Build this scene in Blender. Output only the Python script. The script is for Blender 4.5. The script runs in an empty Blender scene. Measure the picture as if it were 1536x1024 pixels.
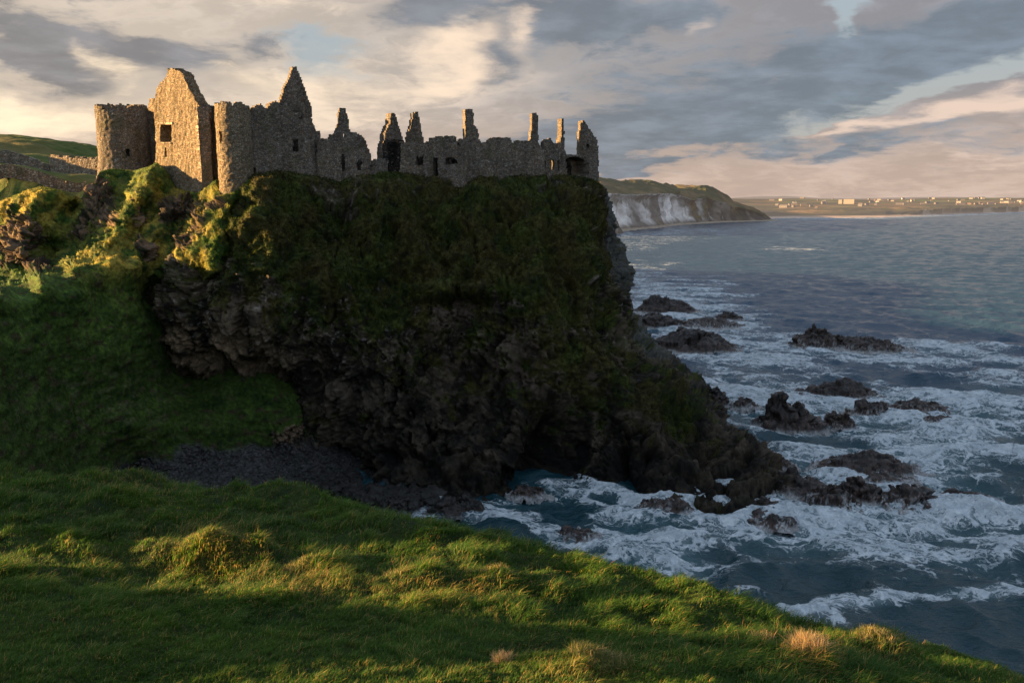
import bpy, math, random
import numpy as np
from mathutils import Vector
random.seed(7); rng = np.random.default_rng(11)
C = bpy.context.scene.collection
scene = bpy.context.scene
PITCH = math.radians(10.06); F = 1195.0; H = 30.0
SP, CP = math.sin(PITCH), math.cos(PITCH)
SUN_AZ = math.radians(-89.0)   # measured from +Y towards +X ; -90 = from the left
SUN_EL = math.radians(9.5)

# ------------------------------------------------------------------ survey helpers (sight lines from the viewpoint)
def P(px, py, Y):
    dx, dy = (px-768)/F, (512-py)/F
    yy = dy*SP + CP; zz = dy*CP - SP
    t = Y/yy
    return np.array([dx*t, Y, H+zz*t])
def Pz(px, py, z=0.0):
    dx, dy = (px-768)/F, (512-py)/F
    yy = dy*SP + CP; zz = dy*CP - SP
    t = (z-H)/zz
    return np.array([dx*t, yy*t, z])
def proj(V):
    x, y, z = V[..., 0], V[..., 1], V[..., 2]-H
    d = y*CP - z*SP
    u = y*SP + z*CP
    d = np.where(d < .5, .5, d)
    return 768+F*x/d, 512-F*u/d

# ------------------------------------------------------------------ noise
_perm = rng.permutation(256); _perm = np.concatenate([_perm, _perm])
_G = np.array([[1,1,0],[-1,1,0],[1,-1,0],[-1,-1,0],[1,0,1],[-1,0,1],[1,0,-1],[-1,0,-1],[0,1,1],[0,-1,1],[0,1,-1],[0,-1,-1],[1,1,0],[-1,1,0],[0,-1,1],[0,-1,-1]], float)
def pn(p):
    p = np.asarray(p, float); i = np.floor(p).astype(np.int64); f = p-i; i &= 255
    u = f*f*f*(f*(f*6-15)+10)
    r = 0
    for a in (0, 1):
        wx = u[..., 0] if a else 1-u[..., 0]
        ha = _perm[(i[..., 0]+a) & 255]
        for b in (0, 1):
            wy = u[..., 1] if b else 1-u[..., 1]
            hb = _perm[(ha+i[..., 1]+b) & 255]
            for c in (0, 1):
                wz = u[..., 2] if c else 1-u[..., 2]
                g = _G[_perm[(hb+i[..., 2]+c) & 255] & 15]
                r = r + wx*wy*wz*(g[..., 0]*(f[..., 0]-a)+g[..., 1]*(f[..., 1]-b)+g[..., 2]*(f[..., 2]-c))
    return r
def fbm(p, o=4, g=.5, l=2.03):
    p = np.asarray(p, float); a = 1; r = 0
    for k in range(o):
        r = r + a*pn(p+k*17.3); a *= g; p = p*l
    return r
def ridged(p, o=4, g=.5, l=2.05):
    p = np.asarray(p, float); a = 1; r = 0; s = 0
    for k in range(o):
        r = r + a*(1-2*np.abs(pn(p+k*31.7))); s += a; a *= g; p = p*l
    return r/s
def worley(p):
    p = np.asarray(p, float); i = np.floor(p).astype(np.int64)
    f1 = np.full(p.shape[:-1], 9.); f2 = f1.copy()
    for a in (-1, 0, 1):
        for b in (-1, 0, 1):
            for c in (-1, 0, 1):
                q = i+np.array([a, b, c]); h = _perm[(_perm[(_perm[q[..., 0] & 255]+q[..., 1]) & 255]+q[..., 2]) & 255]
                jx = _perm[h]/255.; jy = _perm[(h+57) & 255]/255.; jz = _perm[(h+131) & 255]/255.
                d = (q[..., 0]+jx-p[..., 0])**2+(q[..., 1]+jy-p[..., 1])**2+(q[..., 2]+jz-p[..., 2])**2
                f2 = np.minimum(f2, np.maximum(f1, d)); f1 = np.minimum(f1, d)
    return np.sqrt(f1), np.sqrt(f2)
def blocks(p, tilt=1.0):
    """angular fractured blocks: each cell is a tilted, offset plane"""
    p = np.asarray(p, float); i = np.floor(p).astype(np.int64)
    f1 = np.full(p.shape[:-1], 9.); val = np.zeros(p.shape[:-1]); f2 = f1.copy()
    for a in (-1, 0, 1):
        for b in (-1, 0, 1):
            for c in (-1, 0, 1):
                q = i+np.array([a, b, c]); h = _perm[(_perm[(_perm[q[..., 0] & 255]+q[..., 1]) & 255]+q[..., 2]) & 255]
                j1, j2, j3 = _perm[h]/255., _perm[(h+57) & 255]/255., _perm[(h+131) & 255]/255.
                vx, vy, vz = p[..., 0]-q[..., 0]-j1, p[..., 1]-q[..., 1]-j2, p[..., 2]-q[..., 2]-j3
                d = vx**2+vy**2+vz**2
                k1, k2, k3 = _perm[(h+7) & 255]/127.5-1, _perm[(h+91) & 255]/127.5-1, _perm[(h+177) & 255]/127.5-1
                v = (_perm[(h+201) & 255]/255.-.5)+tilt*(vx*k1+vy*k2+vz*k3)*.7
                m = d < f1; val = np.where(m, v, val); f2 = np.minimum(f2, np.maximum(f1, d)); f1 = np.minimum(f1, d)
    return val, np.sqrt(f2)-np.sqrt(f1)
def ss(a, b, x):
    t = np.clip((x-a)/(b-a), 0, 1); return t*t*(3-2*t)
def mix(a, b, t):
    return a*(1-t)+b*t

# ------------------------------------------------------------------ mesh helpers
def tag(o, label=None, cat=None, group=None, kind=None):
    if label: o['label'] = label
    if cat: o['category'] = cat
    if group: o['group'] = group
    if kind: o['kind'] = kind
    return o
def mk(name, V, Fc, m, parent=None, col=None, smooth=True, attrs=None, matidx=None):
    V = np.asarray(V, np.float32).reshape(-1, 3); Fc = np.asarray(Fc, np.int32); k = Fc.shape[1]
    me = bpy.data.meshes.new(name)
    me.vertices.add(len(V)); me.vertices.foreach_set('co', V.ravel())
    me.loops.add(Fc.size); me.loops.foreach_set('vertex_index', Fc.ravel())
    me.polygons.add(len(Fc)); me.polygons.foreach_set('loop_start', np.arange(0, Fc.size, k, dtype=np.int32))
    me.polygons.foreach_set('loop_total', np.full(len(Fc), k, np.int32))
    me.polygons.foreach_set('use_smooth', np.full(len(Fc), smooth, bool))
    ms = m if isinstance(m, (list, tuple)) else [m]
    for q in ms: me.materials.append(q)
    if matidx is not None: me.polygons.foreach_set('material_index', np.asarray(matidx, np.int32))
    if col is not None:
        a = me.color_attributes.new('Col', 'FLOAT_COLOR', 'POINT')
        cc = np.ones((len(V), 4), np.float32); cc[:, :3] = np.asarray(col, np.float32).reshape(-1, 3)
        a.data.foreach_set('color', cc.ravel())
    for n, v in (attrs or {}).items():
        a = me.attributes.new(n, 'FLOAT', 'POINT'); a.data.foreach_set('value', np.asarray(v, np.float32).ravel())
    me.update(calc_edges=True)
    o = bpy.data.objects.new(name, me); C.objects.link(o)
    if parent is not None: o.parent = parent
    return o
def gridf(h, w, mask=None):
    a = np.arange(h*w).reshape(h, w)
    q = np.stack([a[:-1, :-1], a[:-1, 1:], a[1:, 1:], a[1:, :-1]], -1)
    if mask is not None: q = q[mask]
    return q.reshape(-1, 4)
def gnormal(V):
    du = np.gradient(V, axis=1); dv = np.gradient(V, axis=0)
    n = np.cross(du, dv); n /= np.linalg.norm(n, axis=-1, keepdims=True)+1e-9
    return n
def empty(name, loc):
    o = bpy.data.objects.new(name, None); C.objects.link(o); o.location = loc; o.empty_display_size = .2
    return o

# ------------------------------------------------------------------ node expression helper
class NT:
    def __init__(s, tree): s.t = tree
    def node(s, ty, **k):
        n = s.t.nodes.new(ty)
        for a, b in k.items(): setattr(n, a, b)
        return n
    def put(s, sock, v):
        if isinstance(v, E): v = v.s
        if isinstance(v, bpy.types.NodeSocket): s.t.links.new(v, sock)
        elif v is not None:
            if sock.type == 'RGBA' and isinstance(v, (tuple, list)) and len(v) == 3: v = (*v, 1)
            sock.default_value = v
    def m(s, op, a, b=None, c=None, clamp=False):
        n = s.node('ShaderNodeMath', operation=op, use_clamp=clamp)
        s.put(n.inputs[0], a)
        if b is not None: s.put(n.inputs[1], b)
        if c is not None: s.put(n.inputs[2], c)
        return E(s, n.outputs[0])
    def noise(s, vec, scale, detail=4, rough=.5, dist=0, out=0, lac=2.0):
        n = s.node('ShaderNodeTexNoise'); s.put(n.inputs['Vector'], vec); s.put(n.inputs['Scale'], scale)
        n.inputs['Detail'].default_value = detail; n.inputs['Roughness'].default_value = rough
        n.inputs['Distortion'].default_value = dist; n.inputs['Lacunarity'].default_value = lac
        return E(s, n.outputs[out])
    def mapping(s, vec, scale=(1, 1, 1), rot=(0, 0, 0), loc=(0, 0, 0)):
        n = s.node('ShaderNodeMapping'); s.put(n.inputs['Vector'], vec)
        n.inputs['Scale'].default_value = scale; n.inputs['Rotation'].default_value = rot; n.inputs['Location'].default_value = loc
        return E(s, n.outputs[0])
    def cmix(s, f, a, b, mode='MIX'):
        n = s.node('ShaderNodeMix', data_type='RGBA', blend_type=mode)
        s.put(n.inputs[0], f); s.put(n.inputs[6], a); s.put(n.inputs[7], b)
        return E(s, n.outputs[2])
    def sstep(s, a, b, x):
        n = s.node('ShaderNodeMapRange', interpolation_type='SMOOTHSTEP')
        s.put(n.inputs[0], x); s.put(n.inputs[1], a); s.put(n.inputs[2], b)
        n.inputs[3].default_value = 0; n.inputs[4].default_value = 1
        return E(s, n.outputs[0])
    def xyz(s, x, y, z):
        n = s.node('ShaderNodeCombineXYZ'); s.put(n.inputs[0], x); s.put(n.inputs[1], y); s.put(n.inputs[2], z)
        return E(s, n.outputs[0])
    def sep(s, v):
        n = s.node('ShaderNodeSeparateXYZ'); s.put(n.inputs[0], v)
        return [E(s, q) for q in n.outputs]
    def vm(s, op, a, b=None):
        n = s.node('ShaderNodeVectorMath', operation=op); s.put(n.inputs[0], a)
        if b is not None: s.put(n.inputs[3] if op == 'SCALE' else n.inputs[1], b)
        return E(s, n.outputs[0])
    def attr(s, name, out='Fac'):
        n = s.node('ShaderNodeAttribute'); n.attribute_name = name
        return E(s, n.outputs[out])
    def geo(s, out): return E(s, s.node('ShaderNodeNewGeometry').outputs[out])
class E:
    def __init__(s, nt, sock): s.n, s.s = nt, sock
    def __add__(a, b): return a.n.m('ADD', a, b)
    __radd__ = __add__
    def __sub__(a, b): return a.n.m('SUBTRACT', a, b)
    def __rsub__(a, b): return a.n.m('SUBTRACT', b, a)
    def __mul__(a, b): return a.n.m('MULTIPLY', a, b)
    __rmul__ = __mul__
    def __truediv__(a, b): return a.n.m('DIVIDE', a, b)
    def sq(a): return a.n.m('MULTIPLY', a, a)
def newmat(name):
    m = bpy.data.materials.new(name); m.use_nodes = True; t = m.node_tree
    for n in list(t.nodes): t.nodes.remove(n)
    nt = NT(t); out = nt.node('ShaderNodeOutputMaterial'); b = nt.node('ShaderNodeBsdfPrincipled')
    t.links.new(b.outputs[0], out.inputs[0]); b.inputs['Specular IOR Level'].default_value = .3
    return m, nt, b, out
def bump(nt, b, h, strength=.5, dist=.05):
    n = nt.node('ShaderNodeBump'); n.inputs['Strength'].default_value = strength; n.inputs['Distance'].default_value = dist
    nt.put(n.inputs['Height'], h); nt.put(b.inputs['Normal'], E(nt, n.outputs[0]))
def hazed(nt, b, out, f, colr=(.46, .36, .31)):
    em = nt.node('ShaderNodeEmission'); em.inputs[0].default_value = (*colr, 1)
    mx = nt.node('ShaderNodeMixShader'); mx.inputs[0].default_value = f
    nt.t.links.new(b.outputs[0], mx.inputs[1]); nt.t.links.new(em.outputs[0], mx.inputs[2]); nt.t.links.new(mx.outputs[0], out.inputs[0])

def terrain_mat(name, s1=3., s2=14., bd=.08, rough=.85, haze=0, bs=.8, vary=.5, spec=.2):
    m, nt, b, out = newmat(name); pos = nt.geo('Position')
    c = nt.attr('Col', 'Color')
    n1 = nt.noise(pos, s1, 5, .65); n2 = nt.noise(pos, s2, 4, .6)
    k = (n1*1.4+n2*.9-1.15)*vary*2+1.0
    k = nt.m('MAXIMUM', k, .15)
    nt.put(b.inputs['Base Color'], nt.vm('SCALE', c, k))
    b.inputs['Roughness'].default_value = rough; b.inputs['Specular IOR Level'].default_value = spec
    bump(nt, b, n1*.7+n2*.4, bs, bd)
    if haze: hazed(nt, b, out, haze)
    return m
M = {}
M['rock'] = terrain_mat('headland_rock_and_turf', 1.6, 7., .35, .8, vary=.75)
M['turf'] = terrain_mat('slope_turf', 2.2, 9., .25, .9, vary=.6)
M['field'] = terrain_mat('field_grass', .8, 5., .15, .95, vary=.35)
M['soil'] = terrain_mat('knoll_turf', 6., 30., .04, .9, vary=.6)
M['reef'] = terrain_mat('wet_reef_rock', 1.5, 6., .25, .38, vary=.6, spec=.5)
M['pebble'] = terrain_mat('beach_pebbles', 2.5, 9., .2, .55, vary=.7, spec=.4)
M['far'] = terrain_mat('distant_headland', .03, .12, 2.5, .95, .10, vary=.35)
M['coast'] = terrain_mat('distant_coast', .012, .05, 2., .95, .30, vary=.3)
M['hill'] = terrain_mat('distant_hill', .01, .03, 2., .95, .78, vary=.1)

def stone_mat(name, base=(.24, .212, .170), sc=4.8, lich=.5):
    m, nt, b, out = newmat(name); pos = nt.geo('Position')
    w = nt.noise(pos, 1.3, 2, .5, out=1)
    p0 = nt.vm('ADD', pos, nt.vm('SCALE', nt.vm('SUBTRACT', w, (.5, .5, .5)), .35))
    p = nt.mapping(p0, (sc, sc, sc*1.75))
    v = nt.node('ShaderNodeTexVoronoi'); nt.put(v.inputs['Vector'], p); v.inputs['Scale'].default_value = 1
    e = nt.node('ShaderNodeTexVoronoi', feature='DISTANCE_TO_EDGE'); nt.put(e.inputs['Vector'], p); e.inputs['Scale'].default_value = 1
    cr, cg, cb = nt.sep(E(nt, v.outputs['Color']))
    edge = nt.sstep(0.01, .13, E(nt, e.outputs[0]))
    n1 = nt.noise(pos, .45, 5, .6); n2 = nt.noise(pos, 9, 4, .65)
    col = nt.cmix(cr, tuple(x*.6 for x in base), tuple(x*1.55 for x in base))
    col = nt.cmix(nt.sstep(.6, .95, cg)*.6, col, (.36, .21, .11))
    col = nt.cmix(nt.sstep(.86, .98, cb)*.5, col, (.5, .46, .40))
    col = nt.cmix(1-edge, col, tuple(x*.42 for x in base))
    col = nt.cmix(nt.sstep(.52, .72, n1)*lich, col, (.12, .115, .05))
    stn = nt.noise(nt.mapping(pos, (.9, .9, .22)), 1., 5, .65)
    col = nt.vm('SCALE', col, (n2*1.1+.45)*(nt.sstep(.36, .6, stn)*.32+.74))
    oi = nt.node('ShaderNodeObjectInfo'); rn = E(nt, oi.outputs['Random'])
    col = nt.cmix(rn*.5, col, nt.vm('MULTIPLY', col, (.72, .78, .86)))
    nt.put(b.inputs['Base Color'], col); b.inputs['Roughness'].default_value = .92; b.inputs['Specular IOR Level'].default_value = .15
    bump(nt, b, edge*(cr*.5+.6)+n2*.5, .9, .10)
    return m
M['stone'] = stone_mat('rubble_stone')
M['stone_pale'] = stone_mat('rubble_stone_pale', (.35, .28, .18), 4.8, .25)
M['inner_shade'] = stone_mat('inner_stone_shade', (.05, .045, .04), 3.3, .3)  # near-black stone puts the shade behind the openings into the colour
M['dressed'] = stone_mat('dressed_stone', (.4, .33, .24), 1.2, .2)
M['drystone'] = stone_mat('dry_stone', (.3, .26, .2), 3.0, .4)

def blade_mat(name, transl=.45):
    m, nt, b, out = newmat(name); c = nt.attr('Col', 'Color')
    nt.put(b.inputs['Base Color'], c); b.inputs['Roughness'].default_value = .6; b.inputs['Specular IOR Level'].default_value = .25
    tr = nt.node('ShaderNodeBsdfTranslucent'); nt.put(tr.inputs[0], nt.vm('SCALE', c, 1.6))
    mx = nt.node('ShaderNodeMixShader'); mx.inputs[0].default_value = transl
    nt.t.links.new(b.outputs[0], mx.inputs[1]); nt.t.links.new(tr.outputs[0], mx.inputs[2]); nt.t.links.new(mx.outputs[0], out.inputs[0])
    return m
M['blade'] = blade_mat('grass_blades')

# ------------------------------------------------------------------ surfaces from surveyed points
class RBF:
    def __init__(s, pts, c=.9):
        s.c = c
        P_ = np.array(pts, float); s.xy = P_[:, :2]; n = len(P_)
        A = np.zeros((n+3, n+3)); A[:n, :n] = s.k(s.xy, s.xy) + np.eye(n)*1e-3
        A[:n, n] = 1; A[:n, n+1:] = s.xy; A[n, :n] = 1; A[n+1:, :n] = s.xy.T
        s.w = np.linalg.solve(A, np.concatenate([P_[:, 2], np.zeros(3)]))
    def k(s, a, b):
        r = np.sqrt(((a[:, None]-b[None])**2).sum(-1)+s.c**2); return r
    def __call__(s, X, Y):
        sh = X.shape; q = np.stack([X.ravel(), Y.ravel()], -1); r = np.empty(len(q))
        for i in range(0, len(q), 20000):
            c = q[i:i+20000]; r[i:i+20000] = s.k(c, s.xy)@s.w[:-3]+s.w[-3]+c@s.w[-2:]
        return r.reshape(sh)
def pts(lst):
    r = []
    for e in lst:
        if e[0] == 'w': r.append((e[1], e[2], e[3]))
        else: r.append(tuple(P(*e)))
    return r
def blur(a, n):
    for _ in range(n):
        b = a.copy(); b[1:-1, 1:-1] = (a[1:-1, 1:-1]*4+a[:-2, 1:-1]+a[2:, 1:-1]+a[1:-1, :-2]+a[1:-1, 2:])/8; a = b
    return a
def g2(px, py, cx, cy, rx, ry, rot=0):
    c, s = math.cos(math.radians(rot)), math.sin(math.radians(rot))
    dx, dy = px-cx, py-cy
    return np.exp(-(((dx*c+dy*s)/rx)**2+((-dx*s+dy*c)/ry)**2))

# ================================================================== LEFT HILLSIDE (spurs, gully, slope, mainland)
hill_pts = pts([
 (-60,470,62),(-140,480,58),(-140,560,56),(-140,700,52),('w',-18,60,-2.5),('w',-30,58,-.6),('w',-40,52,6),('w',-50,48,20),('w',-42,60,13),
 # gully running out to the left, out of frame
 ('w',-60,80,15),('w',-80,80,13),('w',-100,80,13),('w',-62,72,18),('w',-66,62,22),('w',-80,62,23),('w',-120,70,20),('w',-70,88,19),
 (-140,300,98),(-60,305,97),(0,300,96),(60,279,94.5),(92,286,96),(125,300,99),
 # castle ground (under the towers)
 (150,257,100),(180,256,102),(168,258,102),(205,254,101.5),(240,250,99.5),(258,280,97.0),(275,288,95.3),(292,291,94.0),(312,256,96.5),(332,292,90),
 (180,250,106),(230,250,105),(200,250,112),(300,258,104),('w',-35,112,33),('w',-30,108,25),('w',-45,125,33),('w',-30,125,20),('w',-20,125,10),('w',-24,96,20),('w',-20,100,10),('w',-24,90,8),
 # mainland
 (0,262,100),(60,272,103),(125,288,106),(130,278,110),(60,262,114),(0,250,114),(0,240,126),(75,262,126),(150,268,124),(75,245,140),(0,228,150),
 (0,214,250),(70,216,260),(150,221,300),(110,219,330),(-60,208,260),('w',-150,330,30),('w',-85,170,37),('w',-62,150,28),('w',-62,200,10),('w',-100,300,25),('w',-60,300,0),('w',-220,400,30),
 ('w',-90,100,30.5),('w',-120,130,34),('w',-150,90,32),('w',-180,60,32),('w',-200,150,40),('w',-250,250,48),('w',-300,100,36),('w',-90,90,26),
])
HR = RBF(hill_pts)
TOPX = [-160, 0, 30, 60, 92, 125, 140, 150, 165, 200, 222, 236, 250, 262, 280, 300, 306, 320, 330, 345, 375, 420, 500, 560, 680]
TOPY = [300, 302, 290, 280, 287, 304, 276, 257, 253, 256, 250, 244, 258, 282, 289, 292, 258, 254, 293, 291, 268, 330, 450, 560, 690]
def hill_base(X, Y): return HR(X, Y)
def hill_surface(X, Y, fine):
    Z = hill_base(X, Y)
    V = np.stack([X, Y, Z], -1)
    n = gnormal(V); n *= np.sign(n[..., 2:3])
    up = n[..., 2]
    px, py = proj(V)
    nz = fbm(V*.35, 4); nz2 = fbm(V*1.3+9, 4)
    near = np.clip(1-ss(88, 96, Y), 0, 1)
    rock = ss(.78, .52, up+.28*nz+.18*nz2)*near
    pr = (g2(px, py, 50, 350, 45, 40)*1.0+g2(px, py, 145, 290, 22, 32)*1.0+g2(px, py, 255, 320, 32, 22)*1.1+g2(px, py, 205, 325, 18, 40)*.5
          + g2(px, py, 240, 375, 14, 18)*.7+g2(px, py, 270, 350, 15, 12)*.8+g2(px, py, 445, 668, 36, 34)*1.2+g2(px, py, 40, 395, 70, 20)*.8
          + g2(px, py, 330, 310, 30, 12)*.9+g2(px, py, 165, 320, 20, 30)*.5)
    rock = np.clip(rock*.55+ss(.35, .8, pr+.35*nz+.25*nz2), 0, 1)*near
    beach = ss(4.6, 3.0, Z+1.2*nz-ss(340, 250, px)*2.0)*near*ss(120, 240, px+60*nz)
    f1, f2 = worley(V*np.array([.9, .9, .6])); g1, _ = worley(V*2.3)
    slope_fade = near
    d = nz*.9*near*.8+rock*((.5-f1)*1.1+(.5-g1)*.45+ridged(V*1.4, 4)*.35)+(1-rock)*(1-beach)*near*(fbm(V*.9+4, 5)*.35+np.abs(fbm(V*2.6, 3))*.18)
    h1, h2 = worley(V*np.array([2.1, 2.1, 1.0])+5)
    d = d*(1-beach*.85)+beach*(.5-h1)*.35
    d = d+(1-near)*fbm(V*.08, 4)*1.0
    V2 = V+n*d[..., None]
    # colours
    cn = fbm(V*.5+30, 5); cn2 = fbm(V*2.2+3, 4)
    grass = np.stack([.036+.022*cn+.014*cn2, .072+.034*cn+.024*cn2, .013+.008*cn], -1)
    # the sun's gold on the crests, painted into the turf colour
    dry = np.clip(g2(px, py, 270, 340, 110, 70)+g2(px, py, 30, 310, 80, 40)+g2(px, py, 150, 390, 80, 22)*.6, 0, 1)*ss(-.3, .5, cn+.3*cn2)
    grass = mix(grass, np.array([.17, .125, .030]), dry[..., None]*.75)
    grass *= (1-.45*ss(480, 600, py)*near)[..., None]
    # pale withered strips on the lower slope
    pale = g2(px, py, 140, 610, 150, 90)*ss(.1, .45, fbm(V*np.array([.6, .6, 1.6])+70, 4))
    grass = mix(grass, np.array([.085, .085, .05]), pale[..., None]*.6)
    rc = mix(np.array([.045, .038, .032]), np.array([.16, .115, .08]), ss(-.35, .6, cn+cn2*.6)[..., None])
    darkgul = g2(px, py, 30, 420, 110, 40)[..., None]
    rc = rc*(1-.5*darkgul)
    rock_c = rock*ss(-.5, .15, fbm(V*3.1+8, 3)+rock-.55)
    col = mix(grass, rc, rock_c[..., None])
    bc = mix(np.array([.022, .023, .026]), np.array([.07, .07, .072]), ss(-.3, .6, fbm(V*4., 2))[..., None])
    col = mix(col, bc, beach[..., None])
    fcol = np.stack([.075+.04*cn, .098+.03*cn, .018+.01*cn], -1)
    tan_ = ss(.0, .5, fbm(V*.03+5, 3))[..., None]
    fcol = mix(fcol, np.array([.16, .12, .04]), tan_*.6)
    col = mix(fcol, col, near[..., None])
    return V2, np.clip(col, .004, .9), rock, beach, n
DP = np.array([
 (-160,300,99),(-60,305,98),(0,302,95),(30,290,94),(60,280,93.5),(78,284,93.4),(92,288,93.7),(110,298,94.6),(125,304,95.8),(150,257,99),(165,253,99.8),(200,256,100),(236,244,98),(250,260,97),(262,282,96.2),(280,289,95),(300,292,93.8),(306,258,97),(320,254,97),(330,293,89.2),(345,291,89.2),(375,268,90),
 (50,310,91.5),(40,345,89.5),(30,380,87),(0,330,94),(0,360,92),(-30,320,98),(-40,400,89),(15,345,91.5),(-160,400,88),
 (104,322,94.0),(92,350,91.3),(85,380,91.5),(40,408,86),(80,398,88),(0,424,83),
 (147,268,97.3),(142,285,95.5),(133,305,94),(122,330,92.5),(112,355,91),(122,295,97.6),(112,312,96),
 (192,272,97.6),(178,300,95.2),(165,325,93),(148,350,90.7),(125,376,88.5),
 (222,265,94.6),(205,293,91.8),(186,325,89.5),(168,356,87.5),(150,373,86.2),
 (252,285,95.8),(243,300,94.4),(228,325,92.8),(212,350,91),(198,370,88.4),
 (268,300,92.6),(250,320,91.2),(232,348,89.5),(218,370,87.6),
 (298,302,93.6),(280,325,92.3),(262,350,90.8),(244,372,89.6),(230,393,88.5),(310,280,94.6),
 (345,300,88.2),(336,322,86.6),(331,350,85.3),(329,380,84.4),(326,408,84.0),(322,315,88.5),(305,340,87.6),(290,365,86.5),(272,390,86.2),(250,402,87.2),
 (366,320,91),(354,360,89.8),(347,400,89),(330,432,88.4),(300,428,88.4),(275,425,89),(285,450,89.6),(265,480,90),(280,560,91.5),(245,426,90.3),(225,440,90),(212,425,86.5),
 (205,399,84),(165,387,82.5),(110,399,78),(60,417,73.5),(0,438,68),(-60,459,63),(-160,484,57),
 (205,386,86.6),(165,378,86.5),(110,388,86),(60,404,84.5),(-60,440,80),(-160,455,79),
 (0,475,66.5),(0,560,63.5),(0,640,59.5),(0,700,57),(0,760,54),(0,800,52),(-160,640,52),(-160,780,46),(60,480,71),(100,560,72.8),(100,640,70),(100,690,69),(150,440,79.5),
 (160,480,78.5),(195,470,81.8),(180,530,78.5),(205,560,82),(200,640,77.3),(150,600,75.8),(250,600,83.2),(300,640,82),(330,585,86.3),(400,572,86),(450,610,86),(490,655,85.3),(330,615,84.5),(400,625,84),
 (200,708,79),(300,712,79),(300,690,81.5),(420,690,83.5),(420,760,74.8),(300,760,73.5),(200,760,70.5),(100,760,64.5),(500,720,81.3),(548,768,75.6),(640,775,77),(640,740,82),(600,755,79.2),(500,790,72.5),(640,810,70.6),(300,800,69),(200,800,66),(100,800,60),
 (560,640,92),(640,680,90),(500,560,95),(420,500,94),(360,440,93),(420,330,97),(500,450,97),(340,520,92.5),(560,560,99),(680,690,95),(680,760,77),(680,810,71)], float)
DR = RBF(DP*np.array([1/12., 1/12., 1]), .35)
gu = np.arange(-160, 681, 1.15); nv_ = 520
tp = np.interp(gu, TOPX, TOPY)
tt_ = np.linspace(0, 1, nv_)[:, None]
PX = np.repeat(gu[None], nv_, 0); PY = tp[None]*(1-tt_)+805*tt_
YD = DR(PX/12., PY/12.)
YD = blur(YD, 2)
dx_, dy_ = (PX-768)/F, (512-PY)/F; yy_ = dy_*SP+CP; zz_ = dy_*CP-SP; t_ = YD/yy_
SV = np.stack([dx_*t_, YD, H+zz_*t_], -1)
back = []
for k in (14, 11, 8, 5.5, 3.5, 2, 1):
    q_ = SV[0]+np.array([-.3*k, 1.0*k, 0]); hb_ = hill_base(q_[None, :, 0], q_[None, :, 1])[0]-.25
    q_[:, 2] = mix(SV[0, :, 2], hb_, min(k/5., 1.)); back.append(q_)
back = np.stack(back)
SV = np.concatenate([back, SV]); PX = np.concatenate([np.repeat(PX[:1], 7, 0), PX]); PY = np.concatenate([np.repeat(PY[:1], 7, 0), PY])
n = gnormal(SV); n *= np.sign((n*np.array([.35, -1, .6])).sum(-1, keepdims=True))
for _ in range(3): n = np.stack([blur(n[..., k], 2) for k in range(3)], -1)
n /= np.linalg.norm(n, axis=-1, keepdims=True)
V = SV; up = n[..., 2]; px, py = PX, PY
nz = fbm(V*.35, 4); nz2 = fbm(V*1.3+9, 4); nz3 = fbm(V*3.1+2, 3)
terr = np.sin(SV[..., 2]*5.2+2.6*fbm(SV*.35+77, 3)); slopez = ss(-6, 8, py-np.interp(px, [-160, -60, 0, 60, 110, 165, 205, 260], [484, 459, 438, 417, 399, 387, 399, 440]))   # the big smooth slope
pr = (g2(px, py, 35, 350, 32, 34)*1.0+g2(px, py, 148, 290, 24, 34)*1.1+g2(px, py, 262, 315, 34, 24)*1.2+g2(px, py, 208, 330, 12, 34)*.7+g2(px, py, 5, 380, 40, 30)*.6
      + g2(px, py, 222, 378, 16, 18)*1.0+g2(px, py, 270, 362, 15, 14)*.9+g2(px, py, 445, 668, 38, 34)*1.3+g2(px, py, 60, 400, 26, 14)*.8+g2(px, py, 115, 350, 22, 26)*.9
      + g2(px, py, 325, 305, 20, 10)*.9+g2(px, py, 165, 325, 20, 34)*.6+g2(px, py, 300, 345, 12, 26, 30)*.6)
rock = ss(.42, .72, pr+.40*nz+.35*nz2)*(1-slopez*.75*ss(640, 600, py))
beach_ = ss(4.4, 3.2, V[..., 2]+.9*nz)*ss(520, 640, py)*ss(90, 230, px+50*nz)
bA, eA = blocks(V*np.array([1.1, 1.1, .8])); bB, eB = blocks(V*2.6+7)
d = nz*(.55-.2*slopez)+rock*(bA*1.1+bB*.45-(eB < .08)*.12+nz3*.2)+(1-rock)*(1-beach_)*(fbm(V*.9+4, 4)*(.34-.22*slopez)+np.abs(nz3)*(.16-.11*slopez)+nz2*.10*(1-slopez*.7)+slopez*terr*.085*ss(-.2, .3, nz))
d = d*(1-.8*beach_)+beach_*bB*.18
d *= ss(0, 8, np.arange(len(V))[:, None]-6)*.9+.1
HV = V+n*d[..., None]
cn = fbm(V*.5+30, 5); cn2 = fbm(V*2.2+3, 4)
grass = np.stack([.044+.026*cn+.02*cn2, .080+.038*cn+.034*cn2, .014+.008*cn], -1)
dry = np.clip(g2(px, py, 270, 340, 110, 70)+g2(px, py, 30, 310, 80, 40)+g2(px, py, 150, 390, 80, 22)*.6, 0, 1)*ss(-.4, .4, cn+.3*cn2)  # golden sunlight on the crests, put into the grass colour below
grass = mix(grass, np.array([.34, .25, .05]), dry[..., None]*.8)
grass *= (1-.25*ss(480, 600, py))[..., None]
pale = g2(px, py, 140, 610, 150, 90)*ss(.12, .4, fbm(V*np.array([.6, .6, 1.6])+70, 4))
grass = mix(grass, np.array([.10, .10, .055]), pale[..., None]*.45)
rc = mix(np.array([.035, .028, .022]), np.array([.19, .135, .09]), ss(-.35, .5, cn+cn2*.8)[..., None])
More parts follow.
